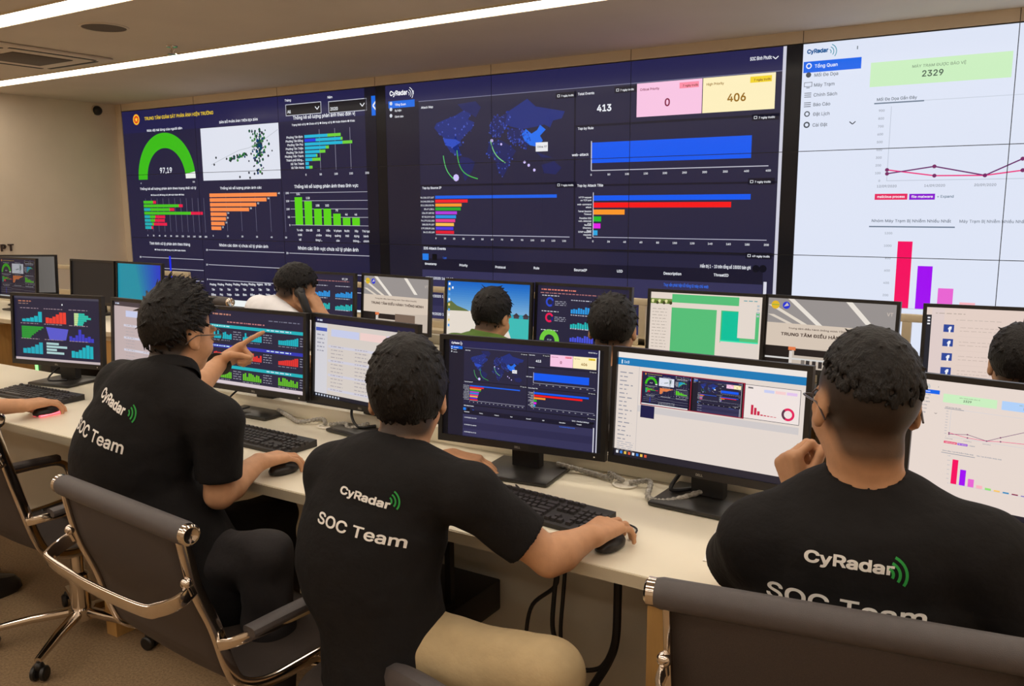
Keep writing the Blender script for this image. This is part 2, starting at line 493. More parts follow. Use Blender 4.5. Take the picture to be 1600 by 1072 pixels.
    va, vb2 = N(370, 301)[1], N(370, 361)[1]; st = (vb2-va)/8; ux = X(507)
    for k in range(6): c.rect(X(515+88*k), va, X(515+88*k)+.001, vb2, (120, 120, 145), 2); c.text(str(10*k), X(515+88*k), vb2+.030, .010, WHITE, 'c')
    for i, xe in enumerate((912, 848, 785, 740, 603, 598, 588, 566)):
        c.rect(ux, va+st*(i+.1), X(xe), va+st*(i+.86), (250, 140, 75), 3); c.text(str(40-4*i), X(xe)+.004, va+st*(i+1)-.014, .010, WHITE)
    # green columns
    tx('Thống kê số lượng phản ánh theo lĩnh vực', 460, 294, 100, .018, bold=.012)
    base = N(520, 352)[1]
    for k in range(5):
        vv = base-(base-N(520, 300)[1])*k/4; c.rect(X(990), vv, X(1480), vv+.0022, (185, 185, 200), 2); c.text(str(50*k), X(984), vv+.006, .011, WHITE, 'r')
    for i, (top, val) in enumerate(zip((712, 737, 783, 783, 813, 837, 837), ('151', '118', '108', '102', '70', '46', '46'))):
        x0 = X(1017+57*i); x1 = X(1062+57*i); vt = base-(base-N(520, 300)[1])*(883-top)/(883-683)
        c.rect(x0, vt, x1, base, (90, 210, 20), 3); c.text(val, (x0+x1)/2, vt-.010, .012, WHITE, 'c')
    for i, s in enumerate(('Tư vấn/thiết/kế', 'Giá đất', 'Dữ/chiếm/lòng l...', 'Viễn/thông', 'Vi phạm/quảng/cáo', 'Nước/thải', 'Xây/dựng/thông...', 'Thủ tục/hành/chính')):
        for j, ln in enumerate(s.split('/')): c.text(ln, X(1040+57*i), base+.029+.022*j, .012, WHITE, 'c', bold=.01)
    # bottom row of charts
    tx('Tình hình xử lý phản ánh theo tháng', 234, 382, 63, .018, bold=.01); tx('● Chưa xử lý ● Đang xử lý ● Hoàn thành', 242, 391, 48, .010)
    tx('Nhóm các đơn vị chưa xử lý phản ánh', 343, 385, 76, .018, bold=.01)
    tx('Nhóm các lĩnh vực chưa xử lý phản ánh', 466, 390, 94, .020, bold=.01)
    c.rect(0, .968, .965, 1, (236, 240, 240), 5)
    for x0, x1, ys in ((222, 318, (401, 417, 433)), (326, 444, (390, 413, 436)), (452, 580, (395, 424, 450))):
        for k, yy in enumerate(ys):
            p = N(x0, yy); q = N(x1, yy); c.rect(p[0], p[1], q[0], p[1]+.003, (190, 190, 205), 2); c.text(str(20-10*k), p[0]-.003, p[1]+.006, .011, WHITE, 'r')
    p = N(264, 400); q = N(270, 446); c.rect(p[0], p[1], q[0], q[1], (20, 40, 235), 3)
    for i, s in enumerate(('Phường', 'Phường', 'Phường', 'Phường', 'Phường', 'Phường', 'Ngành', 'Xã Tân', 'Xã', 'Phường', 'Thành')):
        for j, ln in enumerate((s, 'Tân', ('Đồng', 'Phú', 'Thiện', 'Xuân', 'Bình')[i % 5])):
            p = N(333+12.2*i, 446); c.text(ln, p[0], p[1]+.026*j, .013, WHITE, 'c', bold=.014)
    return c

CONTINENTS = [
 [(.03,.30),(.05,.24),(.12,.20),(.20,.16),(.27,.10),(.33,.14),(.30,.22),(.35,.26),(.33,.34),(.28,.40),(.24,.48),(.25,.55),(.20,.52),(.17,.56),(.20,.62),(.24,.66),(.22,.68),(.16,.62),(.12,.52),(.10,.42),(.06,.36)],
 [(.22,.02),(.36,.00),(.40,.08),(.36,.20),(.31,.14),(.26,.10)],
 [(.24,.68),(.30,.70),(.35,.76),(.33,.86),(.29,.95),(.27,1.0),(.25,.88),(.22,.76)],
 [(.47,.30),(.50,.20),(.55,.22),(.60,.16),(.62,.24),(.58,.36),(.54,.46),(.49,.45),(.46,.40)],
 [(.46,.52),(.55,.50),(.62,.58),(.66,.64),(.62,.74),(.60,.84),(.56,.96),(.52,.86),(.50,.72),(.44,.66)],
 [(.60,.16),(.66,.10),(.74,.02),(.80,.12),(.90,.16),(1.0,.20),(.98,.28),(.92,.30),(.90,.38),(.86,.34),(.80,.36),(.70,.38),(.62,.34),(.58,.30)],
 [(.60,.36),(.70,.38),(.74,.42),(.76,.52),(.73,.62),(.70,.52),(.64,.56),(.60,.48)],
 [(.80,.66),(.86,.70),(.92,.74),(.84,.73)], [(.84,.82),(.93,.78),(.98,.86),(.94,.94),(.86,.92)],
 [(.79,.52),(.83,.55),(.84,.64),(.80,.60)],
]
CHINA = [(.70,.44),(.73,.38),(.77,.44),(.81,.40),(.83,.34),(.87,.40),(.83,.47),(.85,.53),(.81,.60),(.76,.58),(.72,.52)]

def board_events():
    N = board_px(1); c = Canvas(BW, BH, (38, 36, 62))
    def T(s, px, py, h=.016, col=WHITE, al='l', wpx=None, **k):
        p = N(px, py); c.text(s, p[0], p[1], h, col, al, width=(N(px+wpx, py)[0]-p[0]) if wpx else None, **k)
    def Rp(x0, y0, x1, y1, col, lay=2):
        p = N(x0, y0); q = N(x1, y1); c.rect(p[0], p[1], q[0], q[1], col, lay); return p[0], p[1], q[0], q[1]
    uL = N(602, 140)[0]; uM = N(655, 200)[0]; uE = N(1221, 150)[0]
    c.rect(0, 0, max(.001, uL), 1, (10, 9, 14), 5); c.rect(uE+.006, 0, 1, 1, (16, 15, 18), 5)
    c.rect(uE, 0, uE+.006, 1, (205, 205, 220), 5)
    c.rect(uL, 0, uE, .075, (36, 35, 78), 1); c.rect(uL, .075, uM, 1, (30, 27, 44), 1)
    c.rect(uM, .075, uE, .0775, (120, 122, 150), 3)
    T('CyRadar', 609, 150, .024, (245, 245, 250), wpx=28, bold=.02); p = N(637, 147); logo_arcs(c, p[0], p[1], .06, (245, 245, 250)); T('≡', 645, 146, .012)
    p = N(607, 159.5); q = N(648, 164); c.rect(p[0], p[1]-.002, q[0], p[1]+.027, (12, 105, 225), 3)
    T('Tổng Quan', 617, 165.5, .011); T('Sự kiện', 617, 174.5, .010); T('Cảnh báo', 617, 184, .010)
    for yy in (164, 173, 183): c.disc(*N(611, yy-2), .016, (210, 215, 225), 4, 8)
    T('SOC Bình Phước', 1172, 95, .014, wpx=34); p = N(1212, 90); c.path([(p[0]-.005, p[1]-.004), (p[0], p[1]+.004), (p[0]+.005, p[1]-.004)], .006, WHITE, 4)
    # the four columns of cards
    u1 = N(899, 200)[0]; u2 = N(993, 150)[0]; gap = (24, 22, 38)
    vA = .085; vB = N(1100, 186)[1]; vC = N(1100, 285)[1]; vD = N(1100, 398)[1]
    for u in (u1-.003,): c.rect(u, vA, u+.004, vD-.004, gap, 2)
    vMap = N(700, 288)[1]
    c.rect(uM, vMap, u1, vMap+.008, gap, 2); c.rect(u1, vB-.004, uE, vB+.004, gap, 2); c.rect(u1, vC, uE, vC+.007, gap, 2); c.rect(uM, vD-.01, uE, vD, gap, 2)
    clock = lambda px, py, s='7 ngày trước': (c.rect(N(px, py)[0]-.004, N(px, py)[1]-.016, N(px, py)[0]+.046, N(px, py)[1]+.006, (22, 20, 36), 2), c.frame(N(px, py)[0], N(px, py)[1]-.009, N(px, py)[0]+.006, N(px, py)[1], .003, WHITE, 4), c.text(s, N(px, py)[0]+.009, N(px, py)[1], .0085, WHITE))
    T('Attack Map', 658, 170, .011, bold=.012); clock(871, 152)
    # world map
    a = N(672, 160); b = N(882, 285); b = (b[0], vMap-.01); rr = random.Random(5)
    Q = lambda x, y: (a[0]+(b[0]-a[0])*x, a[1]+.01+(b[1]-a[1]-.01)*y)
    for k, poly in enumerate(CONTINENTS):
        pc = [Q(*p) for p in poly]; cx = sum(p[0] for p in pc)/len(pc); cy = sum(p[1] for p in pc)/len(pc)
        col = (32, 46, 120) if k in (0, 5) else (32, 37, 92)
        for i in range(len(pc)): c.poly([(cx, cy), pc[i-1], pc[i]], col, 2+.01*k)
    pc = [Q(*p) for p in CHINA]; cx = sum(p[0] for p in pc)/len(pc); cy = sum(p[1] for p in pc)/len(pc)+.005
    for i in range(len(pc)): c.poly([(cx, cy), pc[i-1], pc[i]], (35, 110, 235), 3)
    us = [(.10,.44),(.20,.46),(.24,.50),(.18,.56),(.12,.53)]; c.poly([Q(*p) for p in us], (42, 75, 190), 3)
    for i in range(240):
        k = rr.choice([0, 3, 4, 6, 6, 3]); poly = CONTINENTS[k]; p0 = rr.choice(poly); p1 = rr.choice(poly); t = rr.random()
        c.disc(*Q(p0[0]+(p1[0]-p0[0])*t, p0[1]+(p1[1]-p0[1])*t), rr.uniform(.004, .009), rr.choice([(48, 66, 160), (42, 56, 140), (70, 90, 190)]), 3, 6)
    for p0, p1, dd, col in (((.10,.66),(.19,.98),.03,(90,200,110)), ((.21,.60),(.37,.97),.07,(70,180,80)), ((.47,.50),(.58,.78),.03,(120,205,130))):
        pts = [Q(p0[0]+(p1[0]-p0[0])*t-dd*math.sin(math.pi*t)*.6, p0[1]+(p1[1]-p0[1])*t+dd*math.sin(math.pi*t)) for t in [i/10 for i in range(11)]]
        c.path(pts, .008, col, 4)
    for x, y, r in ((.20,.95,.03), (.48,.50,.014), (.55,.55,.01), (.75,.82,.012), (.79,.88,.012), (.72,.78,.012)): c.disc(*Q(x, y), r, (205, 190, 250), 4, 8)
    p = Q(.80, .62); c.rect(p[0], p[1]-.022, p[0]+.030, p[1]+.012, (232, 232, 236), 5); c.text('China: 97', p[0]+.004, p[1]-.002, .009, (70, 70, 80), lay=6)
    # totals
    T('Total Events', 903, 149, .011, bold=.012); clock(963, 143, '7 ngày trước')
    p = N(944, 173.5); c.text('413', p[0], p[1], .029, WHITE, 'c', bold=.02)
    for x0, x1, yt, yb, bg, fg, hd, val, bc in ((995.5, 1096, 133, 181, (247, 196, 226), (130, 30, 70), 'Critical Priority', '0', (250, 140, 165)), (1099, 1210, 120, 172, (252, 238, 190), (150, 105, 20), 'High Priority', '406', (240, 210, 40))):
        p = N(x0, yt); q = N(x1, yb); v0 = N(1096, 122.5)[1]; v1 = N(1096, 177)[1]; hh = v1-v0
        c.rect(p[0], v0, q[0], v1, bg, 3); w = q[0]-p[0]
        c.text(hd, p[0]+.05*w, v0+.22*hh, .010, fg); c.rect(p[0]+.66*w, v0+.07*hh, p[0]+.95*w, v0+.24*hh, bc, 4); c.text('7 ngày trước', p[0]+.71*w, v0+.20*hh, .009, (120, 60, 40), lay=5)
        c.text(val, p[0]+.48*w, v0+.72*hh, .032, fg, 'c', bold=.015)
    # top by rule
    T('Top by Rule', 903, 203, .011, bold=.012); clock(1178, 186)
    p = N(923, 216); q = N(1213, 263)
    xa = N(924, 240)[0]; xb = N(1174, 235)[0]; xe = N(1202, 230)[0]; yb = N(1174, 258)[1]
    yt = N(1000, 217)[1]
    c.rect(xa, N(924, 223)[1], xb, N(924, 255)[1], (10, 88, 238), 3); c.rect(xa-.001, yt, xa+.0015, N(924, 266)[1], (190, 190, 205), 4)
    ya = N(924, 266)[1]; c.rect(xa, ya, xe, ya+.003, (190, 190, 205), 3); c.text('web-attack', xa-.006, N(924, 243)[1], .012, WHITE, 'r')
    for k in range(10): c.text(str(50*k), xa+(xe-xa)*k/9, ya+.020, .0085, WHITE, 'c')
    # top by attack title
    T('Top by Attack Title', 902, 292, .0115, bold=.014); clock(1172, 286)
    xa = N(927, 320)[0]; y0 = N(927, 305)[1]; y1 = N(927, 370)[1]; st = (y1-y0)/6
    bars = [(1172, (10, 88, 238)), (1142, (245, 18, 22)), (976, (250, 150, 40)), (939.5, (30, 185, 45)), (938.5, (225, 30, 230)), (934, (45, 165, 225))]
    names = [('HTTP request/on TCP port', 0), ('web-command/attack', 0), ('Telnet Session/Timeout', 0), ('Possible XSS/vuln. detected/PHP', 0), ('Remote/Directory/Read', 0), ('ICMP suspect/requests/flood', 0)]
    for i, (xe_, col) in enumerate(bars):
        c.rect(xa, y0+st*(i+.06), N(xe_, 330)[0], y0+st*(i+.78), col, 3)
        for j, ln in enumerate(names[i][0].split('/')): c.text(ln, xa-.004, y0+st*i+.011+.0105*j, .0078, WHITE, 'r', bold=.01)
    xe = N(1198, 370)[0]; c.rect(xa-.001, y0-.01, xa+.001, y1, (190, 190, 205), 3); c.rect(xa, y1, xe, y1+.0025, (180, 180, 200), 3)
    for k in range(11): c.text(str(20*k), xa+(xe-xa)*k/10, y1+.020, .0085, WHITE, 'c')
    # top by source address
    T('Top by Source IP', 660, 295.5, .0115, bold=.014); clock(871, 291)
    xa = N(680.5, 330)[0]; y0 = N(681, 305.5)[1]; y1 = N(681, 366)[1]; st = (y1-y0)/10
    cols = [(25, 95, 230), (240, 30, 45), (250, 150, 45), (40, 165, 45), (175, 60, 215), (40, 145, 225), (230, 60, 140), (252, 190, 80), (80, 55, 215), (225, 25, 50)]
    for i, (xe_, col) in enumerate(zip((870, 731, 721.5, 720, 714, 712.5, 711, 709, 708, 709), cols)):
        c.rect(xa, y0+st*(i+.06), N(xe_, 330)[0], y0+st*(i+.84), col, 3)
        c.text('%d.%d.%d.%d' % (rr.randint(14, 220), rr.randint(9, 240), rr.randint(1, 240), rr.randint(1, 240)), xa-.004, y0+st*(i+.72), .0085, WHITE, 'r', bold=.01)
    xe = N(890, 368)[0]; c.rect(xa, y1, xe, y1+.003, (180, 180, 200), 3)
    for k in range(14): c.text(str(10*k), xa+(xe-xa)*k/13.5, y1+.020, .0085, WHITE, 'c')
    # table
    T('IDS Attack Events', 662, 389.5, .013, bold=.016); clock(1168, 401.5, '49 ngày trước')
    p = N(665, 401); c.rect(p[0]-.009, p[1]-.013, p[0]+.009, p[1]+.014, (35, 125, 230), 3); c.rect(p[0]+.020, p[1]-.012, p[0]+.034, p[1]+.013, (8, 8, 12), 3)
    c.text('Lọc', p[0]+.052, p[1]+.006, .011, (45, 100, 220))
    T('Hiển thị 1 - 10 trên tổng số 10000 bản ghi', 1094, 418, .014, wpx=79, bold=.012)
    for px in (1181, 1192): c.disc(*N(px, 420), .026, (12, 12, 24), 3, 14)
    vt = N(664, 410)[1]; c.rect(uM, vt-.018, uE-.02, vt+.030, (24, 22, 42), 2)
    for s, px, py in (('timestamp', 664, 413.5), ('Priority', 718, 416), ('Protocol', 774, 419), ('Rule', 834, 420.5), ('SourceIP', 897, 423.5), ('UID', 964, 425.5), ('Description', 1037, 429), ('ThreatID', 1115, 431.5)):
        T(s, px, py, .012, bold=.014)
    for k in range(1, 9):
        v = vt+.03+.095*(k-1)*.8; c.rect(uM, v, uE-.02, v+.076, (52, 50, 86) if k % 2 else (44, 42, 76), 2)
        c.text('17/09/2020 16:%02d:10' % (50-k), uM+.010, v+.04, .013, WHITE, bold=.012)
    T('Truy vấn phát hiện lỗ hổng từ máy chủ web', 1037, 447, .014, (50, 110, 235), wpx=70, lay=5)
    c.rect(uE-.018, vt+.02, uE-.012, 1, (215, 215, 228), 4)
    return c

def board_stations():
    N = board_px(2); c = Canvas(BW, BH, (222, 229, 246))
    D = (120, 128, 140)
    def T(s, px, py, h=.016, col=D, al='l', wpx=None, **k):
        p = N(px, py); c.text(s, p[0], p[1], h*.58, col, al, width=(N(px+wpx, py)[0]-p[0]) if wpx else None, **k)
    T('CyRadar', 1261, 84, .026, (20, 90, 150), wpx=33, bold=.03); p = N(1295, 81); logo_arcs(c, p[0], p[1], .05, (60, 150, 170)); T('≡', 1339, 76, .014)
    p = N(1256, 97); q = N(1345.5, 105); c.rect(p[0], p[1], q[0], p[1]+.034, (12, 100, 232), 2)
    menu = ['Tổng Quan', 'Mối Đe Dọa', 'Máy Trạm', 'Chính Sách', 'Báo Cáo', 'Đặt Lịch', 'Cài Đặt']
    for i, s in enumerate(menu):
        px = 1273-.6*i; py = (106, 120, 135.5, 151, 166, 181, 198)[i]
        T(s, px, py, .022, (225, 235, 250) if i == 0 else (128, 134, 146))
        d = N(px-9, py-2.8); col = (235, 240, 250) if i == 0 else (70, 76, 86)
        if i in (0, 5, 6): c.arc(d[0], d[1],   .011, .018 if i < 6 else .020, 0, 360, col, 3)
        elif i == 2: c.frame(d[0]-.007, d[1]-.008, d[0]+.007, d[1]+.006, .003, col, 3); c.rect(d[0]-.003, d[1]+.008, d[0]+.003, d[1]+.010, col, 3)
        elif i == 1: c.disc(d[0], d[1], .017, col, 3)
        else:
            for k in (-1, 0, 1): c.rect(d[0]-.006, d[1]+.006*k, d[0]+.006, d[1]+.006*k+.002, col, 3)
    p = N(1332, 192); c.path([(p[0]-.005, p[1]-.004), (p[0], p[1]+.004), (p[0]+.005, p[1]-.004)], .006, (60, 65, 75), 3)
    cards = [((202, 238, 192), 'MÁY TRẠM ĐƯỢC BẢO VỆ', '2329'), ((176, 208, 248), 'MÁY TRẠM NGOẠI TUYẾN', '2238'), ((250, 222, 190), 'MÁY TRẠM BỊ NHIỄM', '91')]
    a = N(1361, 98); b = N(1580, 122)
    w = b[0]-a[0]; v0 = (N(1361, 98)[1]+N(1580, 80)[1])/2; v1 = (N(1361, 136)[1]+N(1578, 121)[1])/2
    for k, (bg, s, n) in enumerate(cards):
        u = a[0]+k*(w+.018); c.rect(u, v0, u+w, v1, bg, 2)
        c.text(s, u+w*.5, v0+(v1-v0)*.34, .010, (140, 165, 135), 'c', width=w*.38); c.text(n, u+w*.46, v0+(v1-v0)*.72, .022, (75, 95, 80), 'c')
    T('Mối Đe Dọa Gần Đây', 1370, 158, .019); p = N(1366, 161); q = N(1444, 158); c.rect(p[0], p[1], q[0], p[1]+.004, (110, 125, 145), 3); c.rect(q[0], p[1], .98, p[1]+.002, (200, 208, 222), 2)
    ua = N(1389, 220)[0]; va = N(1386, 172)[1]; vb = N(1386, 282)[1]
    for k in range(10): c.text(str(900-100*k), ua-.010, va+(vb-va)*k/9+.004, .0085, (160, 166, 178), 'r')
    c.rect(ua, va-.01, ua+.001, vb, (190, 198, 214), 2); c.rect(ua, vb, .98, vb+.002, (190, 198, 214), 2)
    pts1 = [(1386, 271.5), (1460, 260), (1539, 274), (1598, 248)]; pts2 = [(1386, 265.5), (1460, 274.5), (1539, 274), (1598, 266)]
    e = N(1598, 248)[0]
    for pts, col, tail in ((pts2, (235, 60, 130), [(.55, -.02), (.75, .03)]), (pts1, (110, 50, 110), [(.55, -.16), (.75, -.08)])):
        q = [N(*p) for p in pts]; q += [(t[0], q[-1][1]+t[1]) for t in tail if t[0] > q[-1][0]]
        c.path(q, .008, col, 4)
        for p in q[:-2]: c.disc(p[0], p[1], .012, (120, 45, 100), 5, 10)
    for s, px, py in (('12/09/2020', 1370, 293), ('14/09/2020', 1444, 292), ('20/09/2020', 1522, 291)): T(s, px, py, .016, (150, 156, 168))
    for s, x0, x1, col in (('malicious process', 1367, 1417.5, (228, 40, 95)), ('file malware', 1421, 1460.5, (135, 15, 205))):
        p = N(x0, 303); q = N(x1, 312); c.rect(p[0], p[1], q[0], q[1], col, 3); c.text(s, (p[0]+q[0])/2, q[1]-.006, .009, (250, 240, 250), 'c', width=(q[0]-p[0])*.84, bold=.012)
    T('+ Expand', 1464, 309, .017, (110, 130, 150))
    T('Nhóm Máy Trạm Bị Nhiễm Nhiều Nhất', 1362, 347, .019, (130, 138, 152), wpx=124); p = N(1358, 353); q = N(1492, 355); c.rect(p[0], p[1], q[0], p[1]+.004, (110, 125, 145), 3)
    T('Máy Trạm Bị Nhiễm Nhiều Nhất', 1499, 348, .019, (140, 148, 162))
    vb = N(1386, 480)[1]; vt = N(1386, 364)[1]
    for k in range(7): c.text(str(1200-200*k), N(1392, 400)[0], vt+(vb-vt)*k/6+.004, .0085, (165, 172, 184), 'r')
    cols = [(245, 12, 95), (160, 8, 240), (232, 100, 210), (250, 180, 190), (150, 225, 120), (250, 200, 110), (60, 140, 190), (140, 20, 70), (140, 120, 190), (60, 50, 110)]
    tops = [377, 414.5, 447.5, 467.5, 472, 474, 475, 476, 476.5, 477]
    w = N(1423, 400)[0]-N(1400, 400)[0]; u0 = N(1401.5, 400)[0]; stp = N(1433, 430)[0]-N(1401.5, 400)[0]
    for i, (t, col) in enumerate(zip(tops, cols)):
        c.rect(u0+stp*i, N(1401.5, t)[1], u0+stp*i+w, vb, col, 3)
    c.rect(u0-.01, vb, .98, vb+.002, (190, 198, 214), 2)
    return c
# ------------------------------------------------------------------ materials
M_WALL = mat('cream_wall_panel', (222, 206, 184), .6, var=.03, scale=3)
M_CEIL = mat('ceiling_paint', (212, 200, 184), .8, var=.03, scale=2)
M_CARPET = mat('carpet', (156, 130, 98), .95, var=.25, scale=120, bump=.5, bscale=400)
M_TRIM = mat('pale_trim', (222, 206, 178), .5, var=.02)
M_JOINT = mat('dark_joint', (60, 48, 36), .7)
M_DESK = mat('white_laminate', (232, 224, 204), .35, var=.02, scale=4, spec=.4)
M_DESKEDGE = mat('desk_edge', (196, 184, 160), .45, var=.03, scale=6)
M_PANEL = mat('modesty_panel', (198, 190, 172), .6, var=.04, scale=4)
M_WOOD = mat('plywood', (188, 146, 86), .6, var=.12, scale=8, stretch=(6, 6, .7))
M_BLACK = mat('black_plastic', (24, 22, 22), .42, var=.1, scale=60)
M_BEZEL = mat('bezel_plastic', (28, 25, 24), .38, var=.08, scale=40)
M_BASE = mat('stand_base_plastic', (38, 36, 34), .33, var=.08, scale=40)
M_KEYB = mat('keyboard_plastic', (34, 31, 31), .5, var=.08, scale=40)
M_KEY = mat('key_plastic', (46, 42, 42), .45, var=.08, scale=60)
M_SILVER = mat('silver_print', (170, 168, 160), .4, metal=.6)
M_CHROME = mat('chrome', (216, 206, 196), .11, metal=1.0, var=.02, scale=5)
M_GREYPAD = mat('grey_vinyl', (74, 68, 68), .55, var=.06, scale=60, bump=.15, bscale=900)
M_MESH = mat('chair_mesh', (60, 50, 45), .75, var=.22, scale=700, bump=.3, bscale=1200)
M_CABLE = mat('black_cable', (20, 19, 22), .5)
M_SPIRAL = mat('grey_spiral_wrap', (150, 146, 138), .45, var=.35, scale=160, stretch=(1, 1, 1))
M_WHITEPL = mat('white_plastic', (226, 220, 206), .4)
M_GRILLE = mat('grey_grille', (96, 86, 76), .8, var=.2, scale=300)
M_CREAM = mat('cream_metal', (206, 190, 160), .45, var=.03)
M_PAPER = mat('paper', (236, 232, 222), .8, var=.01)
M_RED = emit_mat('red_light', (1.0, .03, .10), 2.0)
M_GREEN = emit_mat('green_light', (.02, .75, .12), 1.1)

DZ = 0.75            # desk height
# ------------------------------------------------------------------ the room
ZC = 2.64
XL, XR, YB, YF = -8.80, 2.75, -3.7, 5.93
def slab(name, a, b, m, kind=True):
    mb = MB(); mb.box(a, b); o = mb.build(name, m, smooth=False); structure(o); return o
slab('floor', (XL-.1, YB-.1, -.1), (XR+.1, YF+.2, 0), M_CARPET)
slab('ceiling', (XL-.1, YB-.1, ZC), (XR+.1, YF+.2, ZC+.1), M_CEIL)
slab('wall_left', (XL-.1, YB-.1, 0), (XL, YF+.2, ZC), M_WALL)
slab('wall_right', (XR, YB-.1, 0), (XR+.1, YF+.2, ZC), M_WALL)
slab('wall_back', (XL, YB-.1, 0), (XR, YB, ZC), M_WALL)
WXE = WX0+9*PW; WZ0 = WZ1-3*PH
mb = MB()
mb.box((XL, YF, 0), (XR, YF+.2, ZC)); mb.box((XL, WY-.004, WZ1+.006), (XR, YF, ZC)); mb.box((XL, WY-.004, 0), (XR, YF, WZ0-.006))
mb.box((XL, WY-.004, WZ0-.006), (WX0-.006, YF, WZ1+.006))
mb.box((WXE+.006, WY-.004, WZ0-.006), (XR, YF, WZ1+.006))
structure(mb.build('wall_front', M_WALL, smooth=False))
mb = MB()
for k in range(10): mb.box((WX0+k*PW-.002, WY-.0055, WZ1+.006), (WX0+k*PW+.002, WY-.004, ZC))
structure(mb.build('trim_1', M_JOINT, smooth=False))
mb = MB(); mb.box((XL, WY-.22, WZ0-.10), (XR, WY-.004, WZ0-.015), .006); structure(mb.build('trim_2', M_DESK))
zt = at_x(95, 413, XL)[2]
mb = MB(); mb.box((XL, YB, zt-.03), (XL+.018, WY-.004, zt), .004); structure(mb.build('trim_3', M_TRIM))
mb = MB(); mb.box((XL, YB, 0), (XL+.015, WY-.004, .10)); structure(mb.build('baseboard_left', M_TRIM, smooth=False))
mb = MB(); mb.box((XL, WY-.02, 0), (XR, WY-.004, .10)); structure(mb.build('baseboard_front', M_TRIM, smooth=False))

# ceiling strips
for k, y in enumerate((4.28, 2.89, 1.50, .11, -1.28, -2.67)):
    t = empty('linear_ceiling_light', (-3.1, y, ZC))
    tag(t, ('long warm white ceiling light strip nearest the video wall', 'long warm white ceiling light strip second from the video wall', 'long warm white ceiling light strip third from the video wall',
            'long warm white ceiling light strip fourth from the video wall', 'long warm white ceiling light strip fifth from the video wall', 'long warm white ceiling light strip furthest from the video wall')[k], 'ceiling light', 'ceiling light strips')
    a = MB(); a.box((-5.6, -.09, -.006), (5.6, .09, -.001)); a.build('diffuser', M_STRIP, t, smooth=False)
    a = MB()
    for s in (-1, 1): a.box((-5.61, s*.090, -.010), (5.61, s*.098, 0))
    a.build('trim_profile', M_TRIM, t, smooth=False)

# ceiling fittings
t = empty('ceiling_air_conditioner', (-6.47, 3.64, ZC)); tag(t, 'square ceiling cassette air conditioner panel between the two light strips', 'air conditioner')
a = MB(); a.box((-.42, -.42, -.022), (.42, .42, -.001), .012); a.build('panel', M_CEIL, t)
a = MB(); a.box((-.22, -.22, -.028), (.22, .22, -.0215), .01); a.build('intake_grille', M_GRILLE, t)
for s, ax in ((1, 0), (-1, 0), (1, 1), (-1, 1)):
    a = MB()
    pts = [(-.30, -.34), (-.26, -.352), (.26, -.352), (.30, -.34)]
    P3 = [((x, s*y, -.0235) if ax == 0 else (s*y, x, -.0235)) for x, y in pts]
    a.sweep(catmull(P3, 5), [(-.014, -.002), (.014, -.002), (.014, .002), (-.014, .002)]); a.build('air_slot', M_BLACK, t, smooth=False)
t = empty('ceiling_speaker', (-5.05, 3.34, ZC)); tag(t, 'round grey speaker grille flush in the ceiling between the light strips', 'ceiling speaker')
a = MB(); a.lathe([(.0, -.006), (.128, -.006), (.128, -.001), (.0, -.001)], seg=40); a.build('grille', M_GRILLE, t)
a = MB(); a.lathe([(.130, -.001), (.130, -.008), (.142, -.006), (.144, -.001)], seg=40); a.build('rim', M_CEIL, t)
t = empty('sprinkler_head', (-5.26, 3.98, ZC)); tag(t, 'small metal fire sprinkler hanging from the ceiling above the left desks', 'sprinkler')
a = MB(); a.lathe([(.0, -.001), (.04, -.001), (.036, -.008), (.0, -.010)], seg=20); a.build('escutcheon', M_CHROME, t)
a = MB(); a.tube([(0, 0, -.009), (0, 0, -.05)], .008); a.lathe([(0, -.058), (.03, -.056), (.03, -.052), (0, -.05)], seg=14)
for s in (-1, 1): a.tube([(.006*s, 0, -.012), (.02*s, 0, -.03), (.004*s, 0, -.05)], .003)
a.build('nozzle', M_CHROME, t)
t = empty('dome_camera', (XL, 5.649, H+1.016)); tag(t, 'small black dome camera high on the left wall near the corner', 'security camera')
a = MB(); a.lathe([(0, .0005), (.055, .0005), (.055, .02), (0, .02)], axis='x', seg=24); a.build('mount', M_CREAM, t)
a = MB(); a.ball((.022, 0, -.008), .05, 20); a.build('dome', M_BLACK, t)

# letters on the left wall
vs, fs, w = text_polys('PT', .03, 3)
yl = at_x(20, 385, XL)[1]; zl = at_x(12, 392, XL)[2]; ch = .092
for k, s in enumerate('PT'):
    vs, fs, w = text_polys(s, .03, 3)
    y1 = yl if k else yl-.074
    a = MB()
    n = len(vs)
    a.add([(XL+.022, y1-(w-x)*ch*.95, zl+y*ch) for x, y in vs]+[(XL+.0005, y1-(w-x)*ch*.95, zl+y*ch) for x, y in vs], [f for f in fs]+[tuple(i+n for i in reversed(f)) for f in fs])
    ed = {}
    for f in fs:
        for i in range(len(f)):
            e = (f[i-1], f[i]); ed[e] = ed.get(e, 0)+1
    a.add([], [])
    for (i, j) in ed:
        if (j, i) not in ed: a.f.append((i, j, j+n, i+n)); a.mi.append(0)
    o = a.build('wall_letter', mat('dark_letter', (58, 40, 32), .5), smooth=False)
    tag(o, 'dark brown raised capital letter %s fixed on the cream left wall' % s, 'letter', 'raised letters on the left wall')

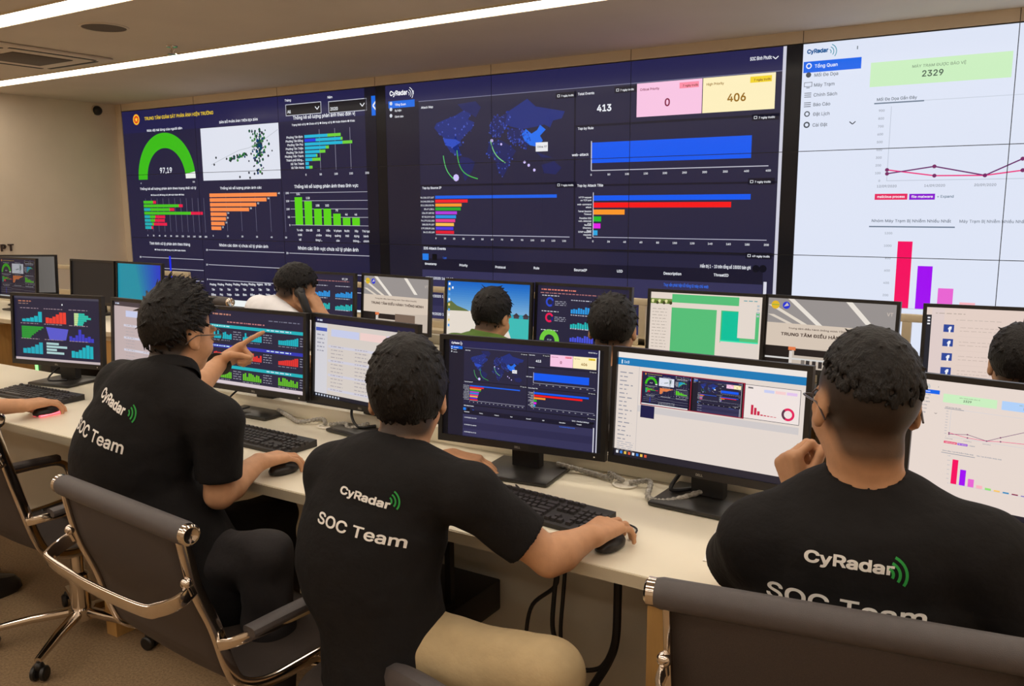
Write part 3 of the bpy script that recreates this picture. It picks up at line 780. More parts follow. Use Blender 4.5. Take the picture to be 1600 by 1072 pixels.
# ------------------------------------------------------------------ video wall
B_REP, B_EVT, B_STA = board_reports(), board_events(), board_stations()
t = empty('video_wall', (WX0, WY, WZ0))
tag(t, 'large video wall of seamless display panels showing two dark dashboards and one white page', 'video wall')
RN = ('top', 'middle', 'bottom'); SN = ('dark report dashboard', 'dark event dashboard', 'white station page')
for k, cv in enumerate((B_REP, B_EVT, B_STA)):
    for i in range(3):
        for j in range(3):
            a = MB(); a.box((-PW/2+.0002, .0015, -PH/2+.0002), (PW/2-.0002, .045, PH/2-.0002))
            p = a.build('display_panel', M_BLACK, t, smooth=False)
            p.location = ((k*3+i+.5)*PW, 0, (2.5-j)*PH)
            p['label'] = '%s row panel %d showing the %s' % (RN[j], i+1, SN[k])
            bz = .0022; du = bz/BW; dv = bz/BH
            screen_mesh('screen', cv, PW-2*bz, PH-2*bz, p, (i/3+du, j/3+dv, (i+1)/3-du, (j+1)/3-dv), eps=.0003, mats=(W_SCREEN, W_DETAIL))

# ------------------------------------------------------------------ monitors
MW, MH = .545, .327; SW, SH = .517, .292
def mini_bars(c, u, v, w, h, cols, vals, lay=2, horiz=False, gap=.25):
    n = len(vals)
    for i, x in enumerate(vals):
        col = cols[i % len(cols)]
        if horiz: c.rect(u, v+h*i/n, u+w*x, v+h*(i+1-gap)/n, col, lay)
        else: c.rect(u+w*i/n, v+h*(1-x), u+w*(i+1-gap)/n, v+h, col, lay)
def scribble(c, u, v, w, h, col, seed=0, lay=3):
    """a line of small print, drawn as word-long strokes"""
    r = random.Random(seed); x = u
    while x < u+w:
        q = min(u+w-x, r.uniform(.012, .05)); c.rect(x, v, x+q*.85, v+h, col, lay); x += q+.006
TEAL = (20, 175, 190)
def scr_charts():
    c = Canvas(SW, SH, (36, 33, 56)); rr = random.Random(1)
    c.rect(0, 0, 1, .035, (70, 68, 84)); scribble(c, .05, .07, .16, .016, (190, 120, 90)); scribble(c, .05, .11, .12, .012, (150, 120, 110)); c.rect(0, .965, 1, 1, (196, 180, 182), 2)
    c.rect(.56, .10, .572, .125, (235, 235, 235), 3)
    X = (.09, .37, .66); Y = (.23, .47, .71)
    for v in Y:
        for u in X: scribble(c, u-.02, v-.05, .22, .012, (150, 130, 140), int(u*100+v*10))
    mini_bars(c, X[0], Y[0], .24, .17, [TEAL], [.25, .3, .4, .55, .95], gap=.1); mini_bars(c, X[1], Y[0], .24, .18, [(232, 62, 48)], [.5, .45, .6, .8, .98, .99], gap=.08)
    mini_bars(c, X[2]+.04, Y[0], .05, .19, [(190, 215, 150)], [1, 1, .9, .9, .8, .7], 3, True, .05); mini_bars(c, X[2]+.04, Y[0], .2, .19, [(40, 185, 165)], [.6, .8, .95, .7, .55, .5], 2, True, .05)
    mini_bars(c, X[0]-.01, Y[1], .26, .2, [(40, 150, 50)], [1, .9, .75, .65, .55, .45, .4], 2, True, .1)
    c.poly([(X[1], Y[1]), (X[1]+.26, Y[1]+.02), (X[1]+.23, Y[1]+.19), (X[1]+.04, Y[1]+.2)], (88, 88, 200), 2)
    mini_bars(c, X[2]-.02, Y[1], .28, .2, [(60, 60, 190)], [.4, .3, .5, .95, .6, .35, .45, .3], gap=.1)
    mini_bars(c, X[0], Y[2], .24, .19, [(25, 165, 185)], [.4, .45, .55, .75, .95], gap=.1); mini_bars(c, X[1], Y[2], .24, .19, [(170, 205, 205)], [.6, 1, .5, .85], 2, True, .3)
    mini_bars(c, X[2], Y[2], .25, .21, [TEAL], [.5, .45, .6, .8, .97, .9], gap=.1)
    return c
def scr_list(bg=(212, 203, 196), side=True, seed=2, head=(30, 28, 60), tint=None):
    c = Canvas(SW, SH, bg); c.rect(0, 0, 1, .07, head); scribble(c, .02, .025, .06, .02, (190, 200, 220), 1)
    if side:
        c.rect(0, .07, .13, 1, (210, 208, 214)); c.rect(.005, .125, .125, .17, (70, 90, 180), 2)
        for k in range(5): scribble(c, .02, .21+.05*k, .08, .014, (150, 150, 165), k)
    c.rect(.17, .13, .46, .22, (196, 202, 232), 2); c.rect(.47, .13, .72, .22, (236, 205, 200), 2); c.rect(.73, .13, .98, .22, (216, 200, 232), 2)
    for k in range(13):
        v = .34+.045*k
        if k % 4 == 0: c.rect(.14, v-.008, .98, v+.024, (206, 204, 218), 2)
        for x in (.17, .42, .62, .84): scribble(c, x, v, .13, .010, (168, 160, 165), k*7+int(x*10))
    c.rect(0, .955, 1, 1, (30, 28, 40), 3)
    for k in range(9): c.rect(.01+.03*k, .968, .026+.03*k, .99, (190, 200, 215), 4)
    return c
def scr_bands():
    c = Canvas(SW, SH, (38, 35, 58)); scribble(c, .04, .05, .2, .02, (190, 130, 110), 1); scribble(c, .64, .09, .32, .012, (120, 120, 140), 2)
    scribble(c, .2, .15, .4, .016, (190, 120, 120), 3)
    for v, col in ((.20, (28, 175, 185)), (.47, (50, 55, 175)), (.74, (28, 175, 185))):
        c.rect(.01, v, .985, v+.042, col, 2); scribble(c, .03, v+.012, .2, .014, (200, 235, 235), 4); scribble(c, .62, v+.012, .25, .014, (200, 225, 235), 5)
    for r, (v, col) in enumerate(((.27, TEAL), (.53, (225, 50, 45)), (.80, (100, 190, 35)))):
        for k, u in enumerate((.05, .37, .74)):
            vals = [random.Random(r*9+k+i).uniform(.35, .9) for i in range(10)]
            vals.sort() if k == 2 and r < 2 else None
            mini_bars(c, u, v, .2, .12, [col], vals, gap=.12 if r != 2 else .22)
            for j in range(4): scribble(c, u+.215, v+.01+.032*j, .09, .010, (150, 150, 165), j+k)
            scribble(c, u, v+.135, .18, .010, (130, 130, 145), j+9)
    c.rect(0, .955, 1, 1, (214, 200, 206), 3)
    return c
def scr_videowall():
    c = Canvas(SW, SH, (226, 214, 206)); c.rect(0, 0, 1, .055, (236, 228, 222)); c.rect(0, .055, 1, .125, (22, 120, 180), 2); c.text('☰ 1x3', .02, .105, .03, (220, 235, 245))
    c.rect(.125, .125, .128, .93, (200, 192, 190), 2)
    for k in range(17): scribble(c, .015, .19+.04*k, .05 if k % 3 else .08, .010, (150, 150, 160), k)
    for k in range(5): scribble(c, .015, .86+.02*k, .1, .006, (170, 170, 180), k)
    x0, x1, v0, v1 = .145, .975, .17, .47
    w = (x1-x0)/3
    c.rect(x0-.003, v0-.008, x0+2*w+.006, v1+.008, (150, 20, 50), 2)
    for k, b in enumerate((B_REP, B_EVT)): c.paste(b, x0+w*k+.002, v0, x0+w*(k+1)-.003, v1, 3)
    c.rect(x0+2*w+.004, v0, x1, v1, (238, 226, 222), 3); c.frame(x0+2*w+.004, v0, x1, v1, .0012, (60, 60, 70), 4)
    scribble(c, x0+2*w+.02, v0+.02, .03, .014, (60, 60, 70)); 
    for k, col in enumerate(((200, 205, 240), (245, 205, 205), (225, 195, 235))): c.rect(x0+2*w+.10+.055*k, v0+.03, x0+2*w+.15+.055*k, v0+.055, col, 4)
    mini_bars(c, x0+2*w+.04, v0+.17, .13, .09, [(200, 30, 70)], [.95, .7, .4, .12, .1, .08, .06, .05], 4)
    c.arc(x1-.055, v1-.08, .010, .016, -120, 130, (225, 30, 90), 5); c.arc(x1-.055, v1-.08, .010, .016, 130, 240, (90, 50, 70), 5)
    c.rect(.128, v1+.02, .975, .55, (206, 200, 200), 2); c.rect(x0, v1+.012, x0+.08, .60, (28, 26, 70), 4)
    c.rect(0, .935, 1, 1, (40, 36, 46), 3)
    for k in range(8): c.rect(.012+.024*k, .952, .026+.024*k, .978, ((220, 225, 235), (60, 130, 220), (230, 190, 80), (220, 90, 60))[k % 4], 4)
    return c
def scr_stations():
    c = Canvas(SW, SH, (230, 215, 206)); c.paste(B_STA, 0, .03, 1, .97, 1, skip=.5)
    # the lower part of the page as it stands on this monitor
    c.rect(0, .955, 1, 1, (36, 32, 40), 6)
    return c
def scr_desktop():
    c = Canvas(SW, SH, (30, 120, 205)); n = 14
    for k in range(n):
        t = k/(n-1); c.rect(0, .56*k/n, 1, .56*(k+1)/n, (int(15+110*t), int(100+75*t), int(195+20*t)), 1)
    c.rect(.45, .54, 1, 1, (60, 185, 180), 2); c.rect(.62, .53, 1, .60, (45, 160, 185), 3)
    c.poly([(0, .52), (.3, .52), (.62, .62), (.75, .80), (.80, 1), (0, 1)], (226, 216, 204), 4)
    c.poly([(0, .40), (.05, .36), (.12, .44), (.24, .50), (.28, .53), (0, .54)], (95, 110, 60), 5)
    for u in (.80, .91):
        c.poly([(u, .56), (u+.045, .50), (u+.09, .56)], (60, 50, 60), 5); c.rect(u+.015, .56, u+.075, .60, (70, 60, 70), 5)
    for k in range(9):
        c.rect(.012, .03+.095*k, .035, .075+.095*k, ((235, 240, 245), (230, 200, 120), (90, 160, 230))[k % 3], 6)
    c.rect(.055, .10, .075, .14, (235, 240, 245), 6)
    return c
def scr_donuts():
    c = Canvas(SW, SH, (36, 33, 58)); scribble(c, .04, .06, .4, .02, (230, 130, 110), 1); scribble(c, .03, .12, .9, .016, (170, 110, 110), 2)
    for v, col, a in ((.28, (40, 70, 200), 360), (.55, (230, 20, 80), 360)):
        c.arc(.14, v, .014, .024, 20, 20+a*.8, col, 2); c.arc(.14, v, .014, .024, 20+a*.8, 380, (20, 30, 110), 2)
        scribble(c, .05, v-.115, .2, .014, (200, 200, 210), 3)
        for k in range(3): scribble(c, .2, v+.03*k-.02, .13, .010, (170, 170, 185), k)
    scribble(c, .05, .76, .2, .014, (200, 200, 210), 3)
    c.arc(.15, .95, .032, .058, 0, 180, (110, 200, 60), 3); c.text('97,19', .15, .945, .03, (180, 200, 190), 'c')
    for r, (v, col) in enumerate(((.32, (40, 150, 225)), (.57, (30, 185, 185)), (.80, (70, 80, 215)))):
        for u in (.38, .72):
            scribble(c, u, v-.10, .22, .014, (190, 190, 205), 4)
            mini_bars(c, u, v, .26, .13, [col], [.5, .6, .55, .75, .7, .6, .9, .85, .7, .95], gap=.2)
    c.rect(0, .965, 1, 1, (235, 228, 225), 3)
    return c
def scr_reports_small():
    c = scr_donuts(); c.p = c.p[:]; c.text('97,19', .86, .10, .05, (240, 240, 245), 'c'); return c
def scr_sheet():
    c = Canvas(SW, SH, (226, 212, 200)); G = (84, 188, 118)
    c.rect(.20, .02, .80, .15, G, 2); c.rect(.20, .23, .61, 1, G, 2); c.rect(.65, .23, .98, .72, G, 2); c.rect(.66, .24, .82, .70, (0, 190, 152), 3); c.rect(.80, .10, .95, .63, (226, 214, 204), 4); c.rect(.655, .70, .98, 1, (222, 210, 200), 4); c.rect(.65, .68, .98, .70, (60, 225, 175), 5)
    c.rect(0, .10, .2, .18, (120, 140, 70), 2)
    for k in range(9): c.disc(.02+.021*k, .14+.012*(k % 3), .008, ((225, 220, 160), (90, 110, 40), (60, 60, 30))[k % 3], 3, 8)
    for k in range(13): scribble(c, .02, .26+.05*k, .14, .007, (150, 140, 130), k)
    scribble(c, .84, .06, .12, .012, (60, 150, 160), 5)
    for k in range(4): c.rect(.955, .12+.05*k, .975, .15+.05*k, (180, 190, 195), 5)
    return c
def scr_room(big):
    c = Canvas(SW, SH, (205, 190, 176)); c.rect(0, 0, 1, .36, (150, 144, 142), 1)
    for a, b, cc in (((.16, 0), (.42, .36), (232, 224, 214)), ((.62, 0), (.80, .30), (232, 224, 214)), ((.0, .10), (.30, .36), (225, 214, 200)), ((0, .24), (.18, .36), (218, 206, 192))):
        c.poly([(a[0], a[1]), (b[0]-.02, b[1]), (b[0]+.03, b[1]), (a[0]+.05, a[1])], cc, 2)
    c.rect(0, .36, 1, .74, (212, 196, 180), 2)
    DK = (70, 52, 44)
    c.text('Trung tâm điều hành thông minh TỈNH BÌNH PHƯỚC', .18, .44, .03, DK, width=.64, bold=.01); c.text('TRUNG TÂM ĐIỀU HÀNH THÔNG MINH', .12, .54, .055, DK, width=.80, bold=.02)
    c.disc(.06, .10, .018, (225, 180, 40), 4); c.rect(.03, .09, .09, .105, (150, 175, 60), 5); c.disc(.15, .10, .016, (35, 50, 205), 4); c.poly([(.13, .12), (.155, .06), (.172, .10)], (205, 196, 190), 5)
    c.text('VT', .93, .16, .06, (200, 186, 176))
    c.poly([(0, .74), (1, .66), (1, 1), (0, 1)], (196, 182, 168), 3)
    c.rect(.0, .70, .22, .98, (30, 24, 22), 4); c.rect(.0, .86, .55, .885, (210, 208, 205), 5); c.rect(.24, .72, .5, .82, (36, 28, 26), 4); c.rect(.19, .70, .25, .75, (225, 120, 70), 5)
    c.rect(.20, .76, .225, 1, (215, 206, 198), 6); c.rect(.30, .88, .33, 1, (120, 112, 106), 6); c.rect(.5, .70, .8, .90, (120, 100, 86), 4)
    for k in range(4): c.rect(.34+.05*k, .88, .37+.05*k, .98, (50, 44, 44), 5)
    return c
def scr_feed():
    c = Canvas(SW, SH, (226, 206, 196)); c.rect(0, .10, .035, 1, (36, 36, 44), 2); c.rect(.035, 0, .12, 1, (222, 204, 200), 1)
    for k in range(3): c.rect(.008, .13+.04*k, .026, .15+.04*k, (230, 230, 235), 3)
    scribble(c, .06, .07, .2, .010, (180, 165, 155), 1); scribble(c, .20, .15, .3, .008, (195, 180, 170), 1)
    for k in range(5):
        v = .22+.19*k; c.rect(.12, v, .19, v+.10, (44, 70, 150), 3); c.text('f', .163, v+.10, .085, (238, 238, 245), 'c', bold=.04)
        for j in range(2): scribble(c, .23, v+.03+.045*j, .6, .006, (190, 172, 162), k+j)
        c.rect(.22, v+.15, .97, v+.152, (205, 188, 178), 2)
    return c
def scr_plain(col, col2=None):
    c = Canvas(SW, SH, col)
    if col2:
        for k in range(10):
            t = k/9; c.poly([(.35+.065*k, 0), (1, 0), (1, 1), (.55+.045*k, 1)], tuple(int(a+(b-a)*t) for a, b in zip(col, col2)), 1+.1*k)
    return c

def monitor(x, y, yaw, cv, label, group, base_yaw=None, gain=1.0, logo=True, rz=0.0, zc=.245):
    t = empty('computer_monitor', (x, y, DZ), yaw); tag(t, label, 'monitor', group)
    tilt = math.radians(4); R = Matrix.Translation((0, 0, zc)) @ Matrix.Rotation(-tilt, 4, 'X')
    a = MB()
    zt, zb = MH/2-.014, -MH/2+.021
    for q in (((-MW/2, 0, -MH/2), (-MW/2+.014, .022, MH/2)), ((MW/2-.014, 0, -MH/2), (MW/2, .022, MH/2)), ((-MW/2+.014, 0, zt), (MW/2-.014, .022, MH/2)), ((-MW/2+.014, 0, -MH/2), (MW/2-.014, .022, zb))): a.box(*q)
    a.box((-MW/2+.002, .010, -MH/2+.002), (MW/2-.002, .024, MH/2-.002)); a.box((-.20, .022, -.12), (.20, .048, .11), .012)
    a.xform(R); h = a.build('housing', M_BEZEL, t, smooth=False)
    s = screen_mesh('screen', cv, SW, SH, t, gain=gain); s.matrix_local = R @ Matrix.Translation((0, .0092, (zt+zb)/2))
    if logo:
        vs, fs, w = text_polys('DELL', .03, 2)
        a = MB(); a.add([((p[0]-w/2)*.0085, -.0006, -MH/2+.006+p[1]*.0085) for p in vs], [f for f in fs]); a.xform(R); a.build('logo', M_SILVER, h, smooth=False)
        a = MB(); a.box((MW/2-.034, -.0008, -MH/2+.008), (MW/2-.030, .001, -MH/2+.012)); a.xform(R); a.build('power_light', M_WHITEPL, h, smooth=False)
    a = MB(); a.sweep([(0, .062, .016), (0, .060, .14), (0, .055, .30)], [(-.045, -.016), (.045, -.016), (.045, .016), (-.045, .016)], up=(0, 1, 0))
    a.build('stand_neck', M_BLACK, t, smooth=False)
    a = MB(); a.box((-.12, -.07, .001), (.12, .135, .014), .005)
    if base_yaw: a.xform(Matrix.Rotation(base_yaw-yaw, 4, 'Z'))
    a.build('stand_base', M_BASE, t)
    return t

G1 = 'front row monitors'; G2 = 'second row monitors'
monitor(-3.76, 2.13, .20, scr_charts(), 'black monitor with colourful small bar charts at the left end of the front desk', G1)
monitor(-3.155, 2.17, -.05, scr_list((190, 172, 172), False, head=(70, 60, 66)), 'black monitor with pinkish page right behind the pointing man', G1)
monitor(-2.545, 2.20, .02, scr_bands(), 'black monitor with teal banded dashboard that the man points at', G1)
monitor(-2.000, 2.20, -.11, scr_list(), 'black monitor with pale table page left of the middle man', G1)
monitor(-1.275, 2.075, .10, B_EVT, 'black monitor showing the dark event dashboard copied from the video wall', G1)
monitor(-.726, 2.10, -.05, scr_videowall(), 'black monitor with blue bar and screen thumbnails right of the middle man', G1)
monitor(.022, 2.10, -.14, scr_stations(), 'black monitor with white station page right of the man with glasses', G1, logo=False)
Y2 = 3.66
monitor(-6.74, Y2-.11, 0, B_REP, 'far monitor with a dim report page under the raised wall letters', G2, logo=False, gain=.45)
monitor(-7.05, Y2+.12, .5, scr_plain((92, 88, 84), (104, 100, 96)), 'far monitor with dull grey screen turned aside, half hidden behind the dim report page', G2, logo=False)
monitor(-5.93, Y2, 0, scr_plain((30, 27, 26)), 'switched off far monitor left of the teal screen', G2, logo=False)
monitor(-5.375, Y2, -.03, scr_plain((14, 138, 160), (30, 50, 190)), 'far monitor with a plain teal and blue screen', G2, logo=False)
monitor(-3.63, Y2, 0, scr_reports_small(), 'far monitor with dark dashboard behind the man on the telephone', G2, logo=False)
monitor(-3.08, Y2+.02, -.10, scr_room(0), 'far monitor with room picture between the telephone man and the green shirt', G2, logo=False)
monitor(-2.445, Y2, 0, scr_desktop(), 'far monitor with beach desktop picture behind the green shirt', G2, logo=False)
monitor(-1.905, Y2+.02, -.05, scr_donuts(), 'far monitor with ring charts left of the dark haired head', G2, logo=False)
monitor(-1.278, Y2, 0, scr_sheet(), 'far monitor with green spreadsheet blocks', G2, logo=False)
monitor(-.742, Y2, -.06, scr_room(1), 'far monitor with room picture and dark lettering behind the man with glasses', G2, logo=False)
monitor(-.115, Y2, .10, scr_feed(), 'far monitor with four blue square icons in a list at the right', G2, logo=False)

# ------------------------------------------------------------------ desks
def desk(x0, x1, y0, y1, legs, label, riser=None, legw=.06, deep=.45):
    t = empty('long_desk', ((x0+x1)/2, y0, 0)); tag(t, label, 'desk'); cx = (x0+x1)/2; L = (x1-x0)/2
    a = MB(); a.box((-L, 0, DZ-.032), (L, y1-y0, DZ-.0005), .004); a.build('desk_top', M_DESK, t)
    a = MB(); a.box((-L, -.0025, DZ-.033), (L, .0015, DZ-.004)); a.build('edge_band', M_DESKEDGE, t, smooth=False)
    a = MB(); a.box((-L+.03, deep, .06), (L-.03, deep+.02, DZ-.033)); a.build('modesty_panel', M_PANEL, t, smooth=False)
    if 1:
        a = MB(); a.box((-L if riser is None else riser-cx, y1-y0-.02, DZ-.0005), (L, y1-y0+.012, DZ+.055), .004); a.build('rear_upstand', M_DESK, t)
    for lx in legs:
        a = MB(); a.box((lx-cx-legw/2, .05, 0), (lx-cx+legw/2, y1-y0-.03, DZ-.075)); p = a.build('leg_panel', M_WOOD, t, smooth=False); p['label'] = 'plywood coloured leg panel'
        a = MB(); a.box((lx-cx-legw/2, .049, DZ-.075), (lx-cx+legw/2, y1-y0-.03, DZ-.034)); a.build('leg_cap', M_CREAM, p, smooth=False)
    return t
D1 = desk(-4.6, 1.5, 1.63, 2.26, (-4.5, -2.78, -1.72, -.665, .45, 1.4), 'long white front desk that the three men in black shirts sit at', riser=-3.42)
desk(-4.12, 1.6, 3.22, 3.90, (-4.05, -2.1, -.8, .4, 1.5), 'long white second desk behind the front desk')
desk(-7.7, -5.02, 3.22, 3.90, (-7.6, -6.72, -5.1), 'white desk far left carrying the switched off monitor', legw=.24)
def console(x0, x1, label):
    t = empty('console_table', ((x0+x1)/2, 4.3, 0)); L = (x1-x0)/2; tag(t, label, 'console table')
    a = MB(); a.box((-L, 0, .70), (L, .45, .755), .005); a.build('table_top', M_CREAM, t)
    a = MB(); a.box((-L+.05, .05, 0), (L-.05, .40, .70)); a.build('cabinet_body', M_PANEL, t, smooth=False)
    a = MB(); a.box((-L, .085, .985), (L, .115, 1.022), .004); a.build('top_rail', M_CREAM, t)
    n = max(2, round((x1-x0)/1.365)+1)
    for k in range(n):
        px = x1-.02-(x1-x0-.04)*k/(n-1)-(x0+x1)/2
        a = MB(); a.box((px-.02, .085, .755), (px+.02, .115, .985)); a.build('post', M_CREAM, t, smooth=False)
    a = MB(); a.box((-L, .085, .7555), (L, .115, .80), .004); a.build('bottom_rail', M_CREAM, t)
console(-4.61, .84, 'low cream console with an open rail frame behind the monitors of the middle desk')
console(-7.9, at_y(296, 430, 4.4)[0], 'low cream console with an open rail frame behind the teal screen at the left')
# ------------------------------------------------------------------ keyboards, mice, cables, paper
def keyboard(x, y, yaw, label):
    t = empty('keyboard', (x, y, DZ), yaw); tag(t, label, 'keyboard', 'black keyboards on the front desk')
    a = MB(); W, D = .44, .142
    a.add([(-W/2, -D/2, .0005), (W/2, -D/2, .0005), (W/2, D/2, .0005), (-W/2, D/2, .0005), (-W/2, -D/2, .012), (W/2, -D/2, .012), (W/2, D/2, .024), (-W/2, D/2, .024)], [(0,3,2,1),(4,5,6,7),(0,1,5,4),(1,2,6,5),(2,3,7,6),(3,0,4,7)])
    a.build('case', M_KEYB, t, smooth=False)
    a = MB(); u = .0190
    def key(cx, cy, w, d=1):
        z0 = .013+(cy+D/2)/D*.012; hx = w*u/2-.0012; hy = d*u/2-.0012
        a.add([(cx-hx, cy-hy, z0-.004), (cx+hx, cy-hy, z0-.004), (cx+hx, cy+hy, z0-.004), (cx-hx, cy+hy, z0-.004),
               (cx-hx+.0022, cy-hy+.0022, z0+.006), (cx+hx-.0022, cy-hy+.0022, z0+.006), (cx+hx-.0022, cy+hy-.0022, z0+.007), (cx-hx+.0022, cy+hy-.0022, z0+.007)],
              [(4,5,6,7),(0,1,5,4),(1,2,6,5),(2,3,7,6),(3,0,4,7),(0,3,2,1)])
    rows = [[1]*13+[2], [1.5]+[1]*12+[1.5], [1.75]+[1]*11+[2.25], [2.25]+[1]*10+[2.75], [1.25]*3+[6.25]+[1.25]*4]
    xs = -W/2+.010
    for r, row in enumerate(rows):
        x_ = xs; cy = .026-u*r
        for w in row: key(x_+w*u/2, cy, w); x_ += w*u
    for k in range(13):
        if k != 1: key(xs+u*.5+k*u*1.17, .054, 1, .8)
    x2 = xs+15*u+.008
    for r in (0, 1):
        for k in range(3): key(x2+u*(k+.5), .026-u*r, 1)
    key(x2+u*1.5, .026-3*u, 1)
    for k in range(3): key(x2+u*(k+.5), .026-4*u, 1)
    x3 = x2+3*u+.008
    for r in range(5):
        for k in range(4):
            if not (k == 3 and r in (2, 4)) and not (r == 4 and k == 1): key(x3+u*(k+.5), .026-u*r, 1)
    for k in range(3): key(x2+u*(k+.5), .054, 1, .8)
    a.build('keys', M_KEY, t, smooth=False)
    return t
keyboard(-1.10, 1.845, -.10, 'black keyboard in front of the middle man')
keyboard(-2.24, 1.93, -.04, 'black keyboard under the monitor the man points at')
kp = at_z(62, 622, DZ); keyboard(kp[0]-.02, kp[1], .04, 'black keyboard beside the hand at the left edge of the front desk')

def mouse(x, y, yaw, label, glow=False):
    t = empty('computer_mouse', (x, y, DZ), yaw); tag(t, label, 'computer mouse', 'mice on the front desk')
    a = MB(); n = 12; prof = [(0, .0), (.022, .0008), (.029, .006), (.030, .014), (.026, .024), (.016, .032), (0, .034)]
    a.lathe(prof[1:-1], seg=24); a.v = [(x_, y_*1.75, z_) for x_, y_, z_ in a.v]; a.build('shell', M_BLACK, t)
    a = MB(); a.lathe([(.005, -.003), (.009, -.003), (.009, .003), (.005, .003)], c=(0, .03, .026), axis='x', seg=14); a.build('wheel', M_KEY, t)
    if glow:
        a = MB(); a.box((-.024, -.040, .002), (.0295, .044, .007), .002); a.build('glowing_band', M_RED, t)
    return t
# (mice are placed with the hands that hold them)

def cable(name, pts, r, label, m=None, smooth=6, group=None):
    a = MB(); a.tube(pts, r, 8, smooth=smooth); o = a.build(name, m or M_CABLE); tag(o, label, 'cable', group); return o

def grommet(px, py, label):
    p = at_z(px, py, DZ); t = empty('cable_grommet', p); tag(t, label, 'cable grommet', 'cable grommets in the front desk')
    a = MB(); a.lathe([(.030, .0005), (.036, .0005), (.037, .004), (.031, .005), (.029, .002)], seg=28); a.build('ring', M_WHITEPL, t)
    a = MB(); a.lathe([(0, .0008), (.0295, .0008), (.0295, .0016), (0, .0016)], seg=24); a.build('hole', M_BLACK, t)
    return p
g1 = grommet(977, 758, 'round white cable grommet in the desk between the dark and white monitors')
g2 = grommet(512, 667, 'round white cable grommet in the desk left of the middle man')
def spiral(name, pts, label):
    P = catmull(pts, 12); a = MB()
    a.sweep(P, [(.0075*math.cos(i*math.pi/4), .0075*math.sin(i*math.pi/4)) for i in range(8)], scales=[1+.16*(1 if k % 2 else -1) for k in range(len(P))])
    o = a.build(name, M_SPIRAL, smooth=False); tag(o, label, 'cable', 'grey wrapped cables on the front desk'); return o
Z8 = DZ+.010
spiral('wrapped_cable', [(-1.20, 2.17, DZ+.025), (-1.12, 2.19, Z8), (-1.02, 2.17, Z8), (g1[0]-.06, g1[1]+.02, Z8+.01), (g1[0]-.008, g1[1]+.004, Z8)], 'grey spiral wrapped cable from the dark monitor stand to the right grommet')
spiral('wrapped_cable', [(g1[0]+.012, g1[1], Z8), (g1[0]+.07, g1[1]+.012, Z8+.008), (-.86, 2.07, Z8), (-.80, 2.08, Z8), (-.72, 2.18, DZ+.03)], 'grey spiral wrapped cable from the right grommet to the white monitor stand')
spiral('wrapped_cable', [(-2.46, 2.23, DZ+.02), (-2.38, 2.21, Z8), (-2.28, 2.17, Z8), (g2[0]-.05, g2[1]+.02, Z8+.008), (g2[0]-.008, g2[1], Z8)], 'grey spiral wrapped cable from the banded monitor stand to the left grommet')
spiral('wrapped_cable', [(g2[0]+.010, g2[1], Z8), (g2[0]+.07, g2[1]+.02, Z8+.006), (-2.06, 2.19, Z8), (-1.99, 2.22, DZ+.03)], 'grey spiral wrapped cable from the left grommet to the pale monitor stand')
cable('monitor_cable', [(-2.66, 2.26, DZ+.10), (-2.68, 2.20, DZ+.06), (-2.66, 2.12, DZ+.022), (-2.60, 2.10, DZ+.019), (-2.56, 2.18, DZ+.03)], .004, 'thin black cable looping beside the banded monitor stand', group='thin black cables on the front desk')
cable('monitor_cable', [(-2.09, 2.25, DZ+.09), (-2.06, 2.21, DZ+.05), (-2.02, 2.20, DZ+.02), (-1.97, 2.235, DZ+.022)], .005, 'thin black cable drooping behind the pale monitor stand', group='thin black cables on the front desk')
cable('monitor_cable', [(-.81, 2.22, DZ+.11), (-.805, 2.17, DZ+.07), (-.82, 2.13, DZ+.024), (-.77, 2.17, DZ+.022)], .006, 'black cable hanging behind the white monitor with blue bar', group='thin black cables on the front desk')
cable('monitor_cable', [(-3.80, 2.24, DZ+.10), (-3.84, 2.16, DZ+.05), (-3.80, 2.10, DZ+.018), (-3.72, 2.14, DZ+.02)], .004, 'thin black cable curling under the leftmost front monitor', group='thin black cables on the front desk')
# under the desk
def hang(pts3, r, label): return cable('hanging_cable', pts3, r, label, group='cables hanging under the front desk')
yy = 1.95
hp = lambda px, py, y=yy: at_y(px, py, y)
hang([hp(870, 880), hp(868, 915), hp(832, 945), hp(822, 990), hp(824, 1010), hp(828, 1075)], .006, 'black cable hanging in a bulge under the desk, left of three')
hang([hp(872, 880), hp(866, 930), hp(864, 985), hp(880, 1020), hp(905, 1045), hp(935, 1045), hp(950, 1030)], .007, 'black cable that loops across to the thick bundle under the desk')
hang([hp(884, 880), hp(880, 930), hp(876, 985), hp(880, 1010), hp(905, 1040)], .006, 'straight black cable beside the looping one under the desk')
hang([hp(966, 890), hp(965, 940), hp(962, 1000), hp(950, 1035), hp(925, 1075)], .012, 'thick black cable bundle hanging under the desk beside the plywood leg')
hang([hp(428, 745, 1.98), hp(424, 780, 1.98), hp(421, 830, 1.98), hp(418, 900, 1.98)], .005, 'black cable hanging under the desk right of the pointing man')
hang([hp(430, 745, 1.96), hp(434, 790, 1.96), hp(436, 840, 1.96), hp(436, 900, 1.96)], .005, 'second black cable crossing under the desk right of the pointing man')
hang([hp(424, 760, 1.97), hp(414, 790, 1.97), hp(404, 815, 1.97), hp(396, 870, 1.97)], .003, 'thin brown cable slanting under the desk behind the pointing man')

